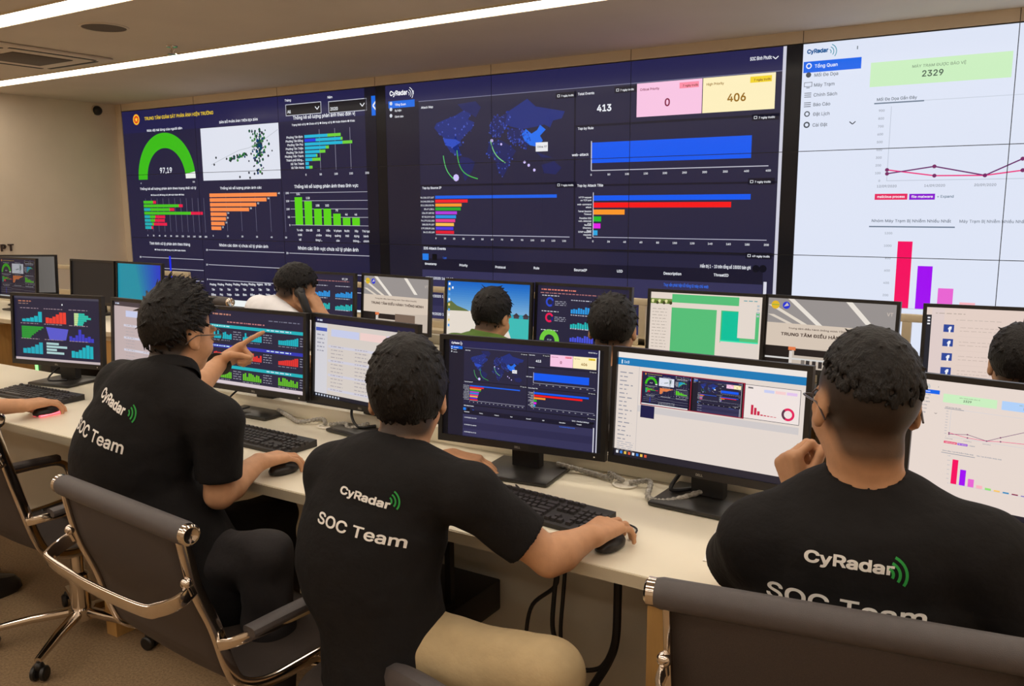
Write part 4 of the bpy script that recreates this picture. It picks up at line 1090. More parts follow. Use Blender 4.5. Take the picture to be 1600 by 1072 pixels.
a = MB()
pp = [at_z(*q, DZ)-np.array([0, 0, DZ]) for q in ((1130, 800), (1190, 815), (1170, 890), (1098, 877))]
c0 = sum(pp)/4
t = MB(); t.add([tuple(p+np.array([0, 0, DZ+.0006])) for p in pp]+[tuple(p+np.array([0, 0, DZ+.0016])) for p in pp], [(3,2,1,0),(4,5,6,7),(0,1,5,4),(1,2,6,5),(2,3,7,6),(3,0,4,7)])
o = t.build('paper_sheet', M_PAPER, smooth=False); tag(o, 'white sheet of paper on the desk beside the man with glasses', 'paper')

# tower computer with a green light strip, behind the front desk
gx = at_y(53, 585, 3.0)
t = empty('tower_computer', (gx[0], 3.02, 0)); tag(t, 'black tower computer with a green light strip behind the leftmost front monitor', 'computer')
a = MB(); a.box((-.02, 0, 0), (.17, .42, .62), .006); a.build('case', M_BLACK, t)
a = MB(); a.box((-.005, -.006, gx[2]-.09), (.025, .002, gx[2]+.07), .002); a.build('light_strip', M_GREEN, t)
# dark box hanging under the front desk beside the middle man
p = at_y(705, 970, 1.86)
t = empty('desk_power_box', (p[0]-.09, 1.86, p[2])); tag(t, 'black box fixed under the front desk right of the middle man', 'power box')
a = MB(); a.box((-.14, -.04, -.05), (.12, .22, .05), .006); a.build('case', M_BLACK, t)
a = MB()
for s in (-.10, .08): a.box((s-.01, .0, .05), (s+.01, .02, DZ-.033-p[2]))
a.build('bracket', M_BLACK, t, smooth=False)

# ------------------------------------------------------------------ swivel chairs
def rect(w, h): return [(-w/2, -h/2), (w/2, -h/2), (w/2, h/2), (-w/2, h/2)]
def rrect(w, h, r=.3):
    k = min(w, h)*r; o = []
    for sx, sy, a0 in ((1, -1, -90), (1, 1, 0), (-1, 1, 90), (-1, -1, 180)):
        for j in range(3):
            a = math.radians(a0+45*j); o.append((sx*(w/2-k)+k*math.cos(a), sy*(h/2-k)+k*math.sin(a)))
    return o
def chair(name, x, y, yaw, label, top=.95, width=.52, recline=.17):
    t = empty(name, (x, y, 0), yaw); tag(t, label, 'office chair', 'chrome framed swivel chairs')
    hw = width/2-.03
    # profile of sling: top back -> bottom back -> seat front  (y forward)
    prof = [(-.335, top-.02), (-.312, top-.14), (-.272, .62), (-.242, .51), (-.212, .455), (-.14, .425), (.0, .425), (.13, .435), (.20, .435), (.235, .41)]
    path = [Vector((0, a, b)) for a, b in prof]; P = catmull(path, 6)
    for s in (-1, 1):
        a = MB(); a.sweep([p+Vector((s*hw, 0, 0)) for p in P], rrect(.013, .032, .35)); a.build('side_rail', M_CHROME, t)
    a = MB()                                   # mesh sling
    n = len(P); vs = []; nx = 9
    for p in P:
        for i in range(nx):
            u = -1+2*i/(nx-1); sag = .012*(1-u*u)
            vs.append((u*(hw-.004), p.y-sag*(1 if p.z > .5 else 0), p.z-sag*(1 if p.z <= .5 else 0)))
    fs = [(i*nx+j, i*nx+j+1, (i+1)*nx+j+1, (i+1)*nx+j) for i in range(n-1) for j in range(nx-1)]
    a.add(vs, fs); sl = a.build('sling', M_MESH, t); md = sl.modifiers.new('thick', 'SOLIDIFY'); md.thickness = .006; md.offset = 0
    e = prof[0]
    a = MB(); a.lathe([(.0, -width/2+.004), (.022, -width/2+.004), (.026, -width/2+.02), (.0265, 0), (.026, width/2-.02), (.022, width/2-.004), (0, width/2-.004)], c=(0, e[0], e[1]+.015), axis='x', seg=24)
    a.v = [tuple(v) for v in a.v]; a.build('top_roll', M_GREYPAD, t)
    for s in (-1, 1):
        a = MB(); pr = [(.0, 0), (.010, .001), (.0155, .004), (.019, .004), (.0235, 0), (.0235, -.014), (0, -.014)]
        a.lathe([(r, s*(h+width/2+.003)) for r, h in pr], c=(0, e[0], e[1]+.015), axis='x', seg=24); a.build('end_cap', M_CHROME, t)
    # bowed bar behind the back
    zb = top-.150; yb = -.311-.028
    pts = [(-hw-.004, yb+.02, zb+.012), (-hw-.006, yb-.02, zb-.004), (-hw+.012, yb-.055, zb-.012), (-hw+.05, yb-.072, zb-.016), (0, yb-.080, zb-.018), (hw-.05, yb-.072, zb-.016), (hw-.012, yb-.055, zb-.012), (hw+.006, yb-.02, zb-.004), (hw+.004, yb+.02, zb+.012)]
    a = MB(); a.sweep(catmull(pts, 5), rrect(.011, .036, .4)); a.build('back_bar', M_CHROME, t)
    for s in (-1, 1):
        a = MB(); a.ball((s*(hw+.004), yb+.004, zb+.03), .013, 14); a.tube([(s*(hw+.004), yb+.004, zb+.02), (s*(hw+.004), yb+.012, zb)], .008); a.build('bolt_knob', M_CHROME, t)
        # armrest: chrome loop with pad
        lo = [(s*(hw+.006), -.268, .575), (s*(hw+.03), -.245, .582), (s*(hw+.045), -.16, .585), (s*(hw+.045), .05, .585), (s*(hw+.045), .12, .572), (s*(hw+.040), .145, .535), (s*(hw+.025), .14, .48), (s*(hw+.008), .12, .435)]
        a = MB(); a.sweep(catmull(lo, 5), rrect(.012, .026, .4)); ar = a.build('armrest', M_CHROME, t)
        a = MB(); a.sweep(catmull([(s*(hw+.045), -.215, .597), (s*(hw+.047), -.06, .602), (s*(hw+.045), .11, .596)], 5), rrect(.046, .024, .45)); a.build('arm_pad', M_GREYPAD, ar)
    a = MB(); a.box((-.20, -.03, .385), (.20, .03, .409), .01); a.box((-.09, -.11, .355), (.09, .11, .392), .02)
    for s in (-1, 1): a.tube([(s*.18, 0, .40), (s*hw, .01, .425)], .010)
    m_ = a.build('tilt_mechanism', M_BLACK, t)
    a = MB(); a.tube([(.08, .02, .37), (.20, .04, .368), (.33, .06, .385)], .006); a.ball((.34, .062, .387), .013); a.build('tilt_lever', M_CHROME, t)
    a = MB(); a.lathe([(.0, .10), (.034, .10), (.034, .24), (.022, .25), (.022, .36), (0, .36)], seg=20); a.build('gas_column', M_CHROME, t)
    a = MB(); a.lathe([(0, .075), (.045, .075), (.045, .115), (0, .12)], seg=20)
    for k in range(5):
        an = 2*math.pi*k/5+.3; d = Vector((math.cos(an), math.sin(an), 0))
        a.sweep([d*.03+Vector((0, 0, .10)), d*.16+Vector((0, 0, .092)), d*.30+Vector((0, 0, .072))], rrect(.034, .028, .4), scales=[1.15, 1, .72])
    b = a.build('star_base', M_CHROME, t)
    for k in range(5):
        an = 2*math.pi*k/5+.3; d = Vector((math.cos(an), math.sin(an), 0)); n_ = Vector((-d.y, d.x, 0)); c = d*.295
        a = MB()
        for s in (-1, 1):
            st = len(a.v); a.lathe([(0, -.009), (.020, -.009), (.025, -.005), (.025, .005), (.020, .009), (0, .009)], axis='x', seg=18)
            a.xform(Matrix.Translation(c+n_*s*.016+Vector((0, 0, .0255))) @ Matrix.Rotation(an+math.pi/2, 4, 'Z'), st)
        a.tube([c+Vector((0, 0, .07)), c+Vector((0, 0, .03))], .008); a.ball((c.x, c.y, .050), .017, 12)
        a.build('caster', M_BLACK, t)
    return t
# ------------------------------------------------------------------ people: bodies blended from tapered limbs, meshed on a grid
V = lambda *a: np.array(a if len(a) > 1 else a[0], dtype=float)
def unit(v): v = np.asarray(v, float); return v/(np.linalg.norm(v)+1e-12)

class Blend:
    """tapered limbs and ellipsoids joined smoothly into one surface"""
    def __init__(s): s.p = []
    def cone(s, a, b, ra, rb, k=.012, cap=False, op=0): s.p.append(('c', V(a), V(b), ra, rb, k, cap, op))
    def flat(s, a, b, ra, rb, ratio, W, k=.03, op=0): s.p.append(('e', V(a), V(b), ra, rb, ratio, unit(W), k, op))
    def ell(s, c, rad, R, k=.012, op=0, planes=()): s.p.append(('l', V(c), V(rad), np.asarray(R, float), k, op, planes))
    def ball(s, c, r, k=.012, op=0): s.cone(c, V(c)+V(0, 0, 1e-4), r, r, k, False, op)
    def bounds(s):
        lo = V(9, 9, 9); hi = V(-9, -9, -9)
        for q in s.p:
            if q[-2 if q[0] == 'l' else -1]: continue
            if q[0] == 'l': r = max(q[2]); a = b = q[1]
            else: r = max(q[3], q[4]); a, b = q[1], q[2]
            lo = np.minimum(lo, np.minimum(a, b)-r); hi = np.maximum(hi, np.maximum(a, b)+r)
        return lo, hi
    def mesh(s, h, smooth=1):
        lo, hi = s.bounds(); lo = lo-3*h; n = np.ceil((hi+3*h-lo)/h).astype(int)+1
        D = np.full(n, .05, np.float32)
        for q in s.p:
            if q[0] == 'l': _, c, rad, R, k, op, planes = q; a = b = c; r = max(rad)
            elif q[0] == 'c': _, a, b, ra, rb, k, cap, op = q; r = max(ra, rb)
            else: _, a, b, ra, rb, ratio, W, k, op = q; r = max(ra, rb)
            m = r+k+2.5*h
            i0 = np.clip(np.floor((np.minimum(a, b)-m-lo)/h).astype(int), 0, n-1); i1 = np.clip(np.ceil((np.maximum(a, b)+m-lo)/h).astype(int)+1, 1, n)
            sl = tuple(slice(x, y) for x, y in zip(i0, i1))
            ax = [((np.arange(x, y)*h+o)).astype(np.float32) for x, y, o in zip(i0, i1, lo)]
            X = ax[0][:, None, None]; Y = ax[1][None, :, None]; Z = ax[2][None, None, :]
            if q[0] == 'l':
                qx, qy, qz = X-c[0], Y-c[1], Z-c[2]
                L = [qx*R[0][i]+qy*R[1][i]+qz*R[2][i] for i in range(3)]
                k0 = np.sqrt(sum((L[i]/rad[i])**2 for i in range(3))); k1 = np.sqrt(sum((L[i]/rad[i]**2)**2 for i in range(3)))+1e-9
                d = k0*(k0-1)/k1
                for nrm, off in planes: d = np.maximum(d, nrm[0]*L[0]+nrm[1]*L[1]+nrm[2]*L[2]-off)
            else:
                e = b-a; ln = np.linalg.norm(e); e = e/ln
                qx, qy, qz = X-a[0], Y-a[1], Z-a[2]
                t0 = qx*e[0]+qy*e[1]+qz*e[2]; t = np.clip(t0/ln, 0, 1); rr = ra+(rb-ra)*t
                if q[0] == 'c':
                    tl = t*ln
                    d = np.sqrt((qx-tl*e[0])**2+(qy-tl*e[1])**2+(qz-tl*e[2])**2)-rr
                    if cap: d = np.maximum(d, t0-ln)
                else:
                    W_ = unit(W-e*W.dot(e)); Dp = np.cross(e, W_)
                    w = qx*W_[0]+qy*W_[1]+qz*W_[2]; dp = qx*Dp[0]+qy*Dp[1]+qz*Dp[2]; ec = t0-t*ln
                    d = (np.sqrt(w*w+(dp/ratio)**2+ec*ec)-rr)*(.5+.5*ratio)
            cur = D[sl]
            if op == 1:   # carve
                hh = np.clip(.5-.5*(cur+d)/max(k, 1e-6), 0, 1); D[sl] = cur+(-d-cur)*hh+k*hh*(1-hh)
            else:
                hh = np.clip(.5+.5*(cur-d)/max(k, 1e-6), 0, 1); D[sl] = cur+(d-cur)*hh-k*hh*(1-hh)
        v, f = nets(D, lo, h)
        for _ in range(smooth): v = relax(v, f)
        return v, f

_ED = [((0,0,0),(1,0,0)),((0,1,0),(1,1,0)),((0,0,1),(1,0,1)),((0,1,1),(1,1,1)),((0,0,0),(0,1,0)),((1,0,0),(1,1,0)),((0,0,1),(0,1,1)),((1,0,1),(1,1,1)),((0,0,0),(0,0,1)),((1,0,0),(1,0,1)),((0,1,0),(0,1,1)),((1,1,0),(1,1,1))]
def nets(D, lo, h):
    S = D < 0
    cnt = np.zeros([x-1 for x in S.shape], np.uint8)
    for i in (0, 1):
        for j in (0, 1):
            for k in (0, 1): cnt += S[i:S.shape[0]-1+i, j:S.shape[1]-1+j, k:S.shape[2]-1+k]
    act = (cnt > 0) & (cnt < 8); ai = np.argwhere(act)
    idx = np.full(act.shape, -1, np.int32); idx[act] = np.arange(len(ai))
    acc = np.zeros((len(ai), 3)); c = np.zeros(len(ai))
    for o1, o2 in _ED:
        p = ai+o1; q = ai+o2; a = D[p[:, 0], p[:, 1], p[:, 2]]; b = D[q[:, 0], q[:, 1], q[:, 2]]
        m = (a < 0) != (b < 0); t = np.where(m, a/np.where(m, a-b, 1), 0)
        acc += m[:, None]*(np.array(o1)+t[:, None]*(np.array(o2)-np.array(o1))); c += m
    v = (ai+acc/c[:, None])*h+lo
    fs = []
    for ax in range(3):
        A = S[tuple(slice(0, -1) if i == ax else slice(None) for i in range(3))]; B = S[tuple(slice(1, None) if i == ax else slice(None) for i in range(3))]
        e = np.argwhere(A != B); o = [i for i in range(3) if i != ax]
        e = e[(e[:, o[0]] > 0) & (e[:, o[1]] > 0) & (e[:, o[0]] < act.shape[o[0]]) & (e[:, o[1]] < act.shape[o[1]])]
        ins = A[e[:, 0], e[:, 1], e[:, 2]]
        u = np.zeros(3, int); w = np.zeros(3, int); u[(ax+1) % 3] = 1; w[(ax+2) % 3] = 1
        q = [idx[tuple((e-u-w).T)], idx[tuple((e-w).T)], idx[tuple(e.T)], idx[tuple((e-u).T)]]
        F = np.stack(q, 1); F[~ins] = F[~ins][:, ::-1]; fs.append(F)
    return v, np.concatenate(fs)
def relax(v, f, w=.5):
    s = np.zeros_like(v); c = np.zeros(len(v))
    for i in range(4):
        a, b = f[:, i], f[:, (i+1) % 4]
        for k in range(3): s[:, k] += np.bincount(a, v[b, k], len(v))+np.bincount(b, v[a, k], len(v))
        c += np.bincount(a, minlength=len(v))+np.bincount(b, minlength=len(v))
    return v*(1-w)+w*s/np.maximum(c, 1)[:, None]

def grid_object(name, v, f, m, parent=None, origin=(0, 0, 0), tone=None):
    me = bpy.data.meshes.new(name); o = np.asarray(origin, float)
    me.vertices.add(len(v)); me.vertices.foreach_set('co', (v-o).astype(np.float32).ravel())
    me.loops.add(f.size); me.loops.foreach_set('vertex_index', f.astype(np.int32).ravel())
    me.polygons.add(len(f)); me.polygons.foreach_set('loop_start', np.arange(0, f.size, 4, dtype=np.int32))
    me.polygons.foreach_set('use_smooth', np.ones(len(f), bool))
    me.update(calc_edges=True); me.validate()
    if tone is not None:
        ca = me.color_attributes.new('tone', 'FLOAT_COLOR', 'POINT')
        ca.data.foreach_set('color', np.concatenate([tone, np.ones((len(v), 1))], 1).astype(np.float32).ravel())
    me.materials.append(m)
    ob = bpy.data.objects.new(name, me); link(ob, parent)
    if parent is None: ob.location = tuple(o)
    return ob

M_SKIN = attr_mat('skin', .5, .35, bump=.08, bscale=260)
M_HAIR = mat('black_hair', (17, 13, 12), .5, var=.4, scale=60, bump=.6, bscale=220, spec=.28, stretch=(1, 1, .35))
M_SHIRT = mat('black_polo_cloth', (20, 18, 19), .85, var=.12, scale=30, bump=.45, bscale=26, spec=.25)
M_SHIRTW = mat('white_shirt_cloth', (236, 236, 242), .8, var=.03, scale=20, bump=.3, bscale=26)
M_SHIRTG = mat('green_uniform_cloth', (84, 118, 44), .8, var=.06, scale=20, bump=.3, bscale=26)
M_SHIRTD = mat('dark_shirt_cloth', (44, 42, 48), .85, var=.1, scale=20, bump=.3, bscale=26)
M_KHAKI = mat('khaki_cloth', (178, 156, 118), .85, var=.06, scale=20, bump=.5, bscale=18)
M_DARKP = mat('dark_trouser_cloth', (34, 30, 32), .85, var=.1, scale=20, bump=.5, bscale=18)
M_PRINT = mat('white_print', (226, 222, 218), .7, var=.01)
M_GREENP = mat('green_print', (34, 150, 62), .7, var=.02)
M_EYE = mat('eye_white', (225, 220, 212), .2, var=.01)
M_FRAME = mat('spectacle_frame', (52, 34, 32), .3)
SKIN = np.array(lin((208, 156, 118)))
STUB = np.array(lin((40, 31, 27)))

def rot3(yaw, pitch, roll):
    """columns: right, forward, up.  yaw ccw from +y, pitch > 0 looks down, roll > 0 leans to own right"""
    cy, sy = math.cos(yaw), math.sin(yaw)
    r = V(cy, sy, 0); f = V(-sy*math.cos(pitch), cy*math.cos(pitch), -math.sin(pitch)); u = np.cross(r, f)
    r2 = math.cos(roll)*r-math.sin(roll)*u; u2 = math.sin(roll)*r+math.cos(roll)*u
    return np.stack([r2, f, u2], 1)

FING = [('i', .030, 1.0, (.044, .026, .020), .0094), ('m', .0105, 1.03, (.048, .030, .021), .0096), ('r', -.0105, .98, (.044, .028, .020), .0090), ('p', -.030, .90, (.035, .021, .018), .0080)]
def hand(B, w, d, n, side, curls, spread=(.10, .02, -.05, -.14), thumb=None, sc=1.0):
    """w wrist, d pointing to the knuckles, n out of the palm, side +1 right hand"""
    d = unit(d); n = unit(n-d*np.dot(n, d)); s = np.cross(d, n)*side
    tips = []
    for (nm, off, li, ph, r), cu, sp in zip(FING, curls, spread):
        kn = w+(d*.086*li+s*off-n*.003)*sc
        B.cone(w+s*off*.55*sc+d*.006, kn, .0165*sc, .0125*sc, .014)
        dd = d*math.cos(sp)+s*math.sin(sp); A = 0; p = kn; rr = r*sc
        for j in range(3):
            A += math.radians(cu[j]); q = p+(dd*math.cos(A)+n*math.sin(A))*ph[j]*sc
            B.cone(p, q, rr, rr*.90, .003); p = q; rr *= .92
        tips.append(p)
    t0 = w+(d*.016+s*.022+n*.006)*sc
    dirs = thumb or ((.62, .66, .30), (.84, .36, .34), (.93, .14, .30))
    p = t0; rr = .0135*sc
    for j, (q_, L) in enumerate(zip(dirs, (.044, .034, .028))):
        v = unit(d*q_[0]+s*q_[1]+n*q_[2]); q = p+v*L*sc; B.cone(p, q, rr, rr*.86, .008 if j == 0 else .003); p = q; rr *= .84
    tips.append(p)
    B.ell(w+(d*.036+s*.020+n*.010)*sc, V(.016, .030, .014)*sc, np.stack([s, d, n], 1), .014)
    return tips

RELAX = [(18, 22, 14)]*4
MOUSE = [(14, 28, 22), (10, 30, 24), (12, 32, 26), (18, 34, 28)]
POINT = [(-4, 6, 4), (72, 88, 55), (78, 90, 55), (82, 90, 55)]
FIST = [(66, 88, 55), (70, 90, 55), (72, 90, 55), (74, 88, 55)]
GRIP = [(38, 46, 30), (44, 48, 32), (48, 50, 34), (52, 50, 34)]

def person(label, J, shirt, trousers, hair, res=.0045, sleeve=.66, head_sc=1.0, tone=1.0, hands=None, group=None, girth=1.0, hollow=True, polo=True):
    B = Blend(); S = Blend(); T = Blend(); Hh = Blend()
    neck, mid, pel = V(J['neck']), V(J['mid']), V(J['pelvis'])
    shR, shL = V(J['shR']), V(J['shL']); right = unit(shR-shL); up = unit(neck-mid); fwd = unit(np.cross(up, right))
    low = unit(mid-pel); g = girth
    prW = V(J.get('pelvis_right', right))
    # torso of the body and of the shirt
    for Q, ex in ((B, 0.0), (S, .013)):
        Q.flat(pel-low*(.02+ex*6), pel+low*.12, .158*g+ex*2.4,   .146*g+ex, .74, prW, .03)
        Q.flat(pel+low*.10, mid-up*.05, .142*g+ex, .150*g+ex, .74, (prW+right)/2, .04)
        Q.flat(mid-up*.06, mid+up*.07, .150*g+ex, .158*g+ex, .68, right, .04)
        Q.flat(mid+up*.05, neck-up*.07, .158*g+ex, .105*g+ex, .62, right, .04)
        Q.cone(shL*.72+shR*.28-fwd*.012, shR*.72+shL*.28-fwd*.012, .062*g+ex, .062*g+ex, .035)
        for sh in (shL, shR):
            Q.cone(neck-up*.015, sh, .048+ex*.7, .052*g+ex, .035)
    for sd, el, wr, sh in ((1, V(J['elR']), V(J['wrR']), shR), (-1, V(J['elL']), V(J['wrL']), shL)):
        B.cone(sh, el, .052*g, .040, .02); m_ = el+(wr-el)*.28
        B.cone(el, m_, .040, .043, .012); B.cone(m_, wr, .043, .0265, .012)
        e = sh+(el-sh)*sleeve
        S.cone(sh, e, .064*g, .061*g if sleeve < .9 else .052, .03, True)
        if sleeve > .9: S.cone(el, el+(wr-el)*.94, .052, .037, .02, True)
        elif hollow: S.cone(e-(el-sh)*.10, e+(el-sh)*.10, .053*g, .055*g, .002, False, 1)
        hd = (hands or {}).get(sd)
        if hd: hand(B, wr, hd['d'], hd['n'], sd, hd.get('c', RELAX), thumb=hd.get('t'), sc=hd.get('sc', 1.0), spread=hd.get('sp', (.10, .02, -.05, -.14)))
    # neck and head
    hc = V(J['head']); R = rot3(*J['head_rot']); k = head_sc
    P = lambda x, y, z: hc+R @ (V(x, y, z)*k)
    nb = neck+fwd*.025-up*.02
    B.cone(nb, P(0, -.022, -.055), .062, .055*k, .02)
    B.ell(P(0, -.012, .036), V(.0765, .096, .086)*k, R, .02)
    B.ell(P(0, .028, -.035), V(.064, .066, .074)*k, R, .025)
    B.ell(P(0, .056, -.078), V(.034, .032, .030)*k, R, .02)
    for s in (-1, 1):
        B.ell(P(.046*s, .050, -.030), V(.022, .028, .024)*k, R, .02)
        B.ell(P(.030*s, .083, .022), V(.026, .012, .010)*k, R, .012)         # brow
        B.ell(P(.030*s, .084, .002), V(.016, .012, .010)*k, R, .004)         # lid
        ra = R @ rot3(-.35*s, 0, -.06*s)
        B.ell(P(.0785*s, -.012, .002), V(.0085, .019, .031)*k, ra, .005)     # ear
        B.ell(P(.0875*s, -.006, .004), V(.0045, .011, .019)*k, ra, .003, 1)
        B.ell(P(.0765*s, -.002, -.023), V(.007, .010, .010)*k, ra, .005)
    B.cone(P(0, .092, .016), P(0, .112, -.022), .008*k, .0125*k, .010)
    for s in (-1, 1): B.ell(P(.012*s, .100, -.024), V(.008, .009, .007)*k, R, .006)
    B.ell(P(0, .092, -.050), V(.024, .010, .005)*k, R, .004); B.ell(P(0, .090, -.060), V(.021, .010, .006)*k, R, .004)
    # legs
    for sd in ('R', 'L'):
        hp, kn, an = V(J['hip'+sd]), V(J['kn'+sd]), V(J['an'+sd])
        for Q, ex in ((B, 0.0), (T, .013)):
            Q.cone(hp, kn, .080*g+ex, .056+ex, .03); cf = kn+(an-kn)*.35
            Q.cone(kn, cf, .054+ex, .054+ex*1.3, .02, False); Q.cone(cf, an, .054+ex*1.3, .036+ex*1.9, .02, Q is T)
        ft = unit(V(J.get('foot', fwd))*V(1, 1, 0))
        B.cone(an, V(an[0], an[1], .045), .036, .036, .02); B.cone(V(an[0], an[1], .045)-ft*.02, V(an[0], an[1], .030)+ft*.10, .030, .022, .02)
    T.flat(pel-low*.04, pel+low*.05, .160*g+.006, .146*g+.004, .72, prW, .04)
    if polo:
        S.cone(nb-up*.012, nb+unit(P(0, -.022, -.055)-nb)*.060, .080, .069, .010, True)
        S.cone(nb+unit(P(0, -.022, -.055)-nb)*.042, nb+unit(P(0, -.022, -.055)-nb)*.085, .060, .062, .001, False, 1)
        S.flat(nb-up*.03-fwd*.02, nb-up*.005-fwd*.004, .094, .078, .72, right, .012)
    else:
        S.cone(nb-up*.012, nb+unit(P(0, -.022, -.055)-nb)*.030, .076, .066, .012, True)
    org = V(pel[0], pel[1], 0)
    v, f = B.mesh(res)
    # tone of the skin: clipped hair, lips
    loc = (v-hc) @ R/k; tn = np.tile(SKIN*tone, (len(v), 1))
    st = hair.get('stubble')
    near = np.linalg.norm(loc, axis=1) < .17
    if st:
        y, z, x = loc[:, 1], loc[:, 2], np.abs(loc[:, 0])
        a = st.get('grade', .03)
        w = np.clip((st['n'][0]*y+st['n'][1]*z-st['c'])/a, 0, 1)*np.clip((z-st['nape'])/a, 0, 1)*near
        ear = np.exp(-((y+.010)/.024)**4-((z+.002)/.036)**4)*(x > .071)
        w = w*(1-np.clip(ear, 0, 1))*np.clip(st.get('amount', .85)+(z+.02)*st.get('fade', 0), 0, .98)
        tn = tn*(1-w[:, None])+STUB*w[:, None]
    lip = np.exp(-((loc[:, 0])/.022)**4-((loc[:, 2]+.055)/.009)**4)*(loc[:, 1] > .085)*near
    tn = tn*(1-.5*lip[:, None])+np.array(lin((168, 92, 84)))*.5*lip[:, None]
    brow = np.exp(-((np.abs(loc[:, 0])-.032)/.022)**4-((loc[:, 2]-.026)/.006)**4)*(loc[:, 1] > .07)*near
    tn = tn*(1-.85*brow[:, None])+STUB*.85*brow[:, None]
    body = grid_object('person', v, f, M_SKIN, None, org, tn)
    tag(body, label, 'person', group)
    sv, sf = S.mesh(res*1.05, 2)
    # cloth folds
    nrm = vertex_normals(sv, sf); am = np.array([noise.noise(Vector((p[0]*9, p[1]*9, p[2]*16)))*.6+noise.noise(Vector((p[0]*26, p[1]*26, p[2]*34)))*.28 for p in sv])
    sv = sv+nrm*(am*.0048)[:, None]
    sh_o = grid_object('polo_shirt' if polo else 'shirt', sv, sf, shirt, body, org)
    if polo:
        ax = unit(P(0, -.022, -.055)-nb); e1 = unit(right-ax*right.dot(ax)); e2 = np.cross(ax, e1); ring = []
        for i in range(37):
            t = math.radians(-250+320*i/36)                 # open at the throat
            ring.append(nb+ax*(.046-.016*max(0, math.sin(t)))+e1*math.cos(t)*.0765+e2*math.sin(t)*.0765-org)
        a = MB(); a.sweep(ring, [(.0005+.0045*math.sin(q)*.6-.10*.015*math.cos(q)*2, .019*math.cos(q)) for q in [2*math.pi*i/10 for i in range(10)]], up=tuple(ax)); a.build('collar', shirt, sh_o)
    tv, tf = T.mesh(res*1.6, 2)
    nrm = vertex_normals(tv, tf); am = np.array([noise.noise(Vector((p[0]*8, p[1]*14, p[2]*14))) for p in tv])
    tv = tv+nrm*(am*.008)[:, None]
    grid_object('trousers', tv, tf, trousers, body, org)
    # shoes
    for sd in ('R', 'L'):
        a = MB(); an = V(J['an'+sd]); ft = unit(V(J.get('foot', fwd))*V(1, 1, 0)); st_ = len(a.v)
        a.lathe([(0, -.0), (.048, 0), (.054, .02), (.052, .065), (.045, .095), (0, .10)], seg=18)
        a.v[st_:] = [(x*.95, y*(2.5 if y > 0 else 1.35)+.01, z*(1-.35*max(0, y)/.05)) for x, y, z in a.v[st_:]]
        yaw = math.atan2(-ft[0], ft[1]); a.xform(Matrix.Translation((an[0]-org[0], an[1]-org[1], .001)) @ Matrix.Rotation(yaw, 4, 'Z'), st_)
        a.build('shoe', M_BLACK, body)
    # hair
    pl = [((0, -p[0], -p[1]), -p[2]) for p in hair['planes']]
    Hh.ell(P(0, -.012, .038), V(.0765+hair.get('side', .010), .096+hair.get('back', .012), .086+hair.get('top', .018))*k, R, .004, 0, [(n_, o_*k) for n_, o_ in pl])
    for (c_, r_) in hair.get('extra', ()): Hh.ell(P(*c_), V(r_)*k, R, .02)
    rr = random.Random(hair.get('seed', 1)); cw = V(hair.get('crown', (.0, -.06, .10)))
    done = 0
    for _ in range(4000):
        if done >= hair.get('locks', 150): break
        th = rr.uniform(0, 2*math.pi); zz = rr.uniform(-.9, 1)
        n_ = V(math.sqrt(1-zz*zz)*math.cos(th), math.sqrt(1-zz*zz)*math.sin(th), zz)
        p = V(0, -.012, .038)+n_*V(.0765+hair.get('side', .010)-.004, .096+hair.get('back', .012)-.004, .086+hair.get('top', .018)-.004)
        if any(q[0]*p[1]+q[1]*p[2] < q[2]+hair.get('edge', .002) for q in hair['planes']): continue
        n2 = unit(n_/V(.08, .10, .09)); fl = p-cw; fl = unit(fl-n2*fl.dot(n2)); fl = unit(fl+V(*[rr.gauss(0, .35) for _ in range(3)])*hair.get('mess', 1)+V(hair.get('comb', (0, 0, 0))))
        low_ = .62 if p[2] < .03 else 1.0; L = rr.uniform(.6, 1.2)*hair.get('len', .03)*low_; lift = rr.uniform(.0, 1)*hair.get('lift', .15)*(1 if p[2] > .07 else .35)
        q = p+(fl*(1-lift*.5)+n2*lift)*L; e = (q-V(0, -.012, .038))/V(.0765, .096, .086); q = q if lift > .1 or np.linalg.norm(e) > 1.03 else V(0, -.012, .038)+(q-V(0, -.012, .038))*1.06/np.linalg.norm(e)
        if q[2] < -.085 or any(z_[0]*q[1]+z_[1]*q[2] < z_[2]-hair.get('hang', .006) for z_ in hair['planes']): continue
        Hh.cone(P(*p), P(*q), rr.uniform(.0042, .0072)*k*hair.get('thick', 1)*low_, .0016*k, .003); done += 1
    for s in (-1, 1): Hh.ell(P(.088*s, -.006, -.014), V(.030, .024, .036)*k, R, .003, 1)
    hv, hf = Hh.mesh(res*.6, 1)
    grid_object('hair', hv, hf, M_HAIR, body, org)
    # eyes
    for s in (-1, 1):
        a = MB(); c = P(.030*s, .0835, .003)-org; a.ball(c, .0115*k, 16); a.cur = 1; a.ball(P(.030*s, .0915, .003)-org, .0052*k, 10)
        a.build('eye', [M_EYE, M_BLACK], body)
    return body, (sv, sf), P, R, org

def vertex_normals(v, f):
    a = v[f[:, 2]]-v[f[:, 0]]; b = v[f[:, 3]]-v[f[:, 1]]; n = np.cross(a, b); o = np.zeros_like(v)
    for i in range(4):
        for k in range(3): o[:, k] += np.bincount(f[:, i], n[:, k], len(v))
    return o/(np.linalg.norm(o, axis=1)[:, None]+1e-12)

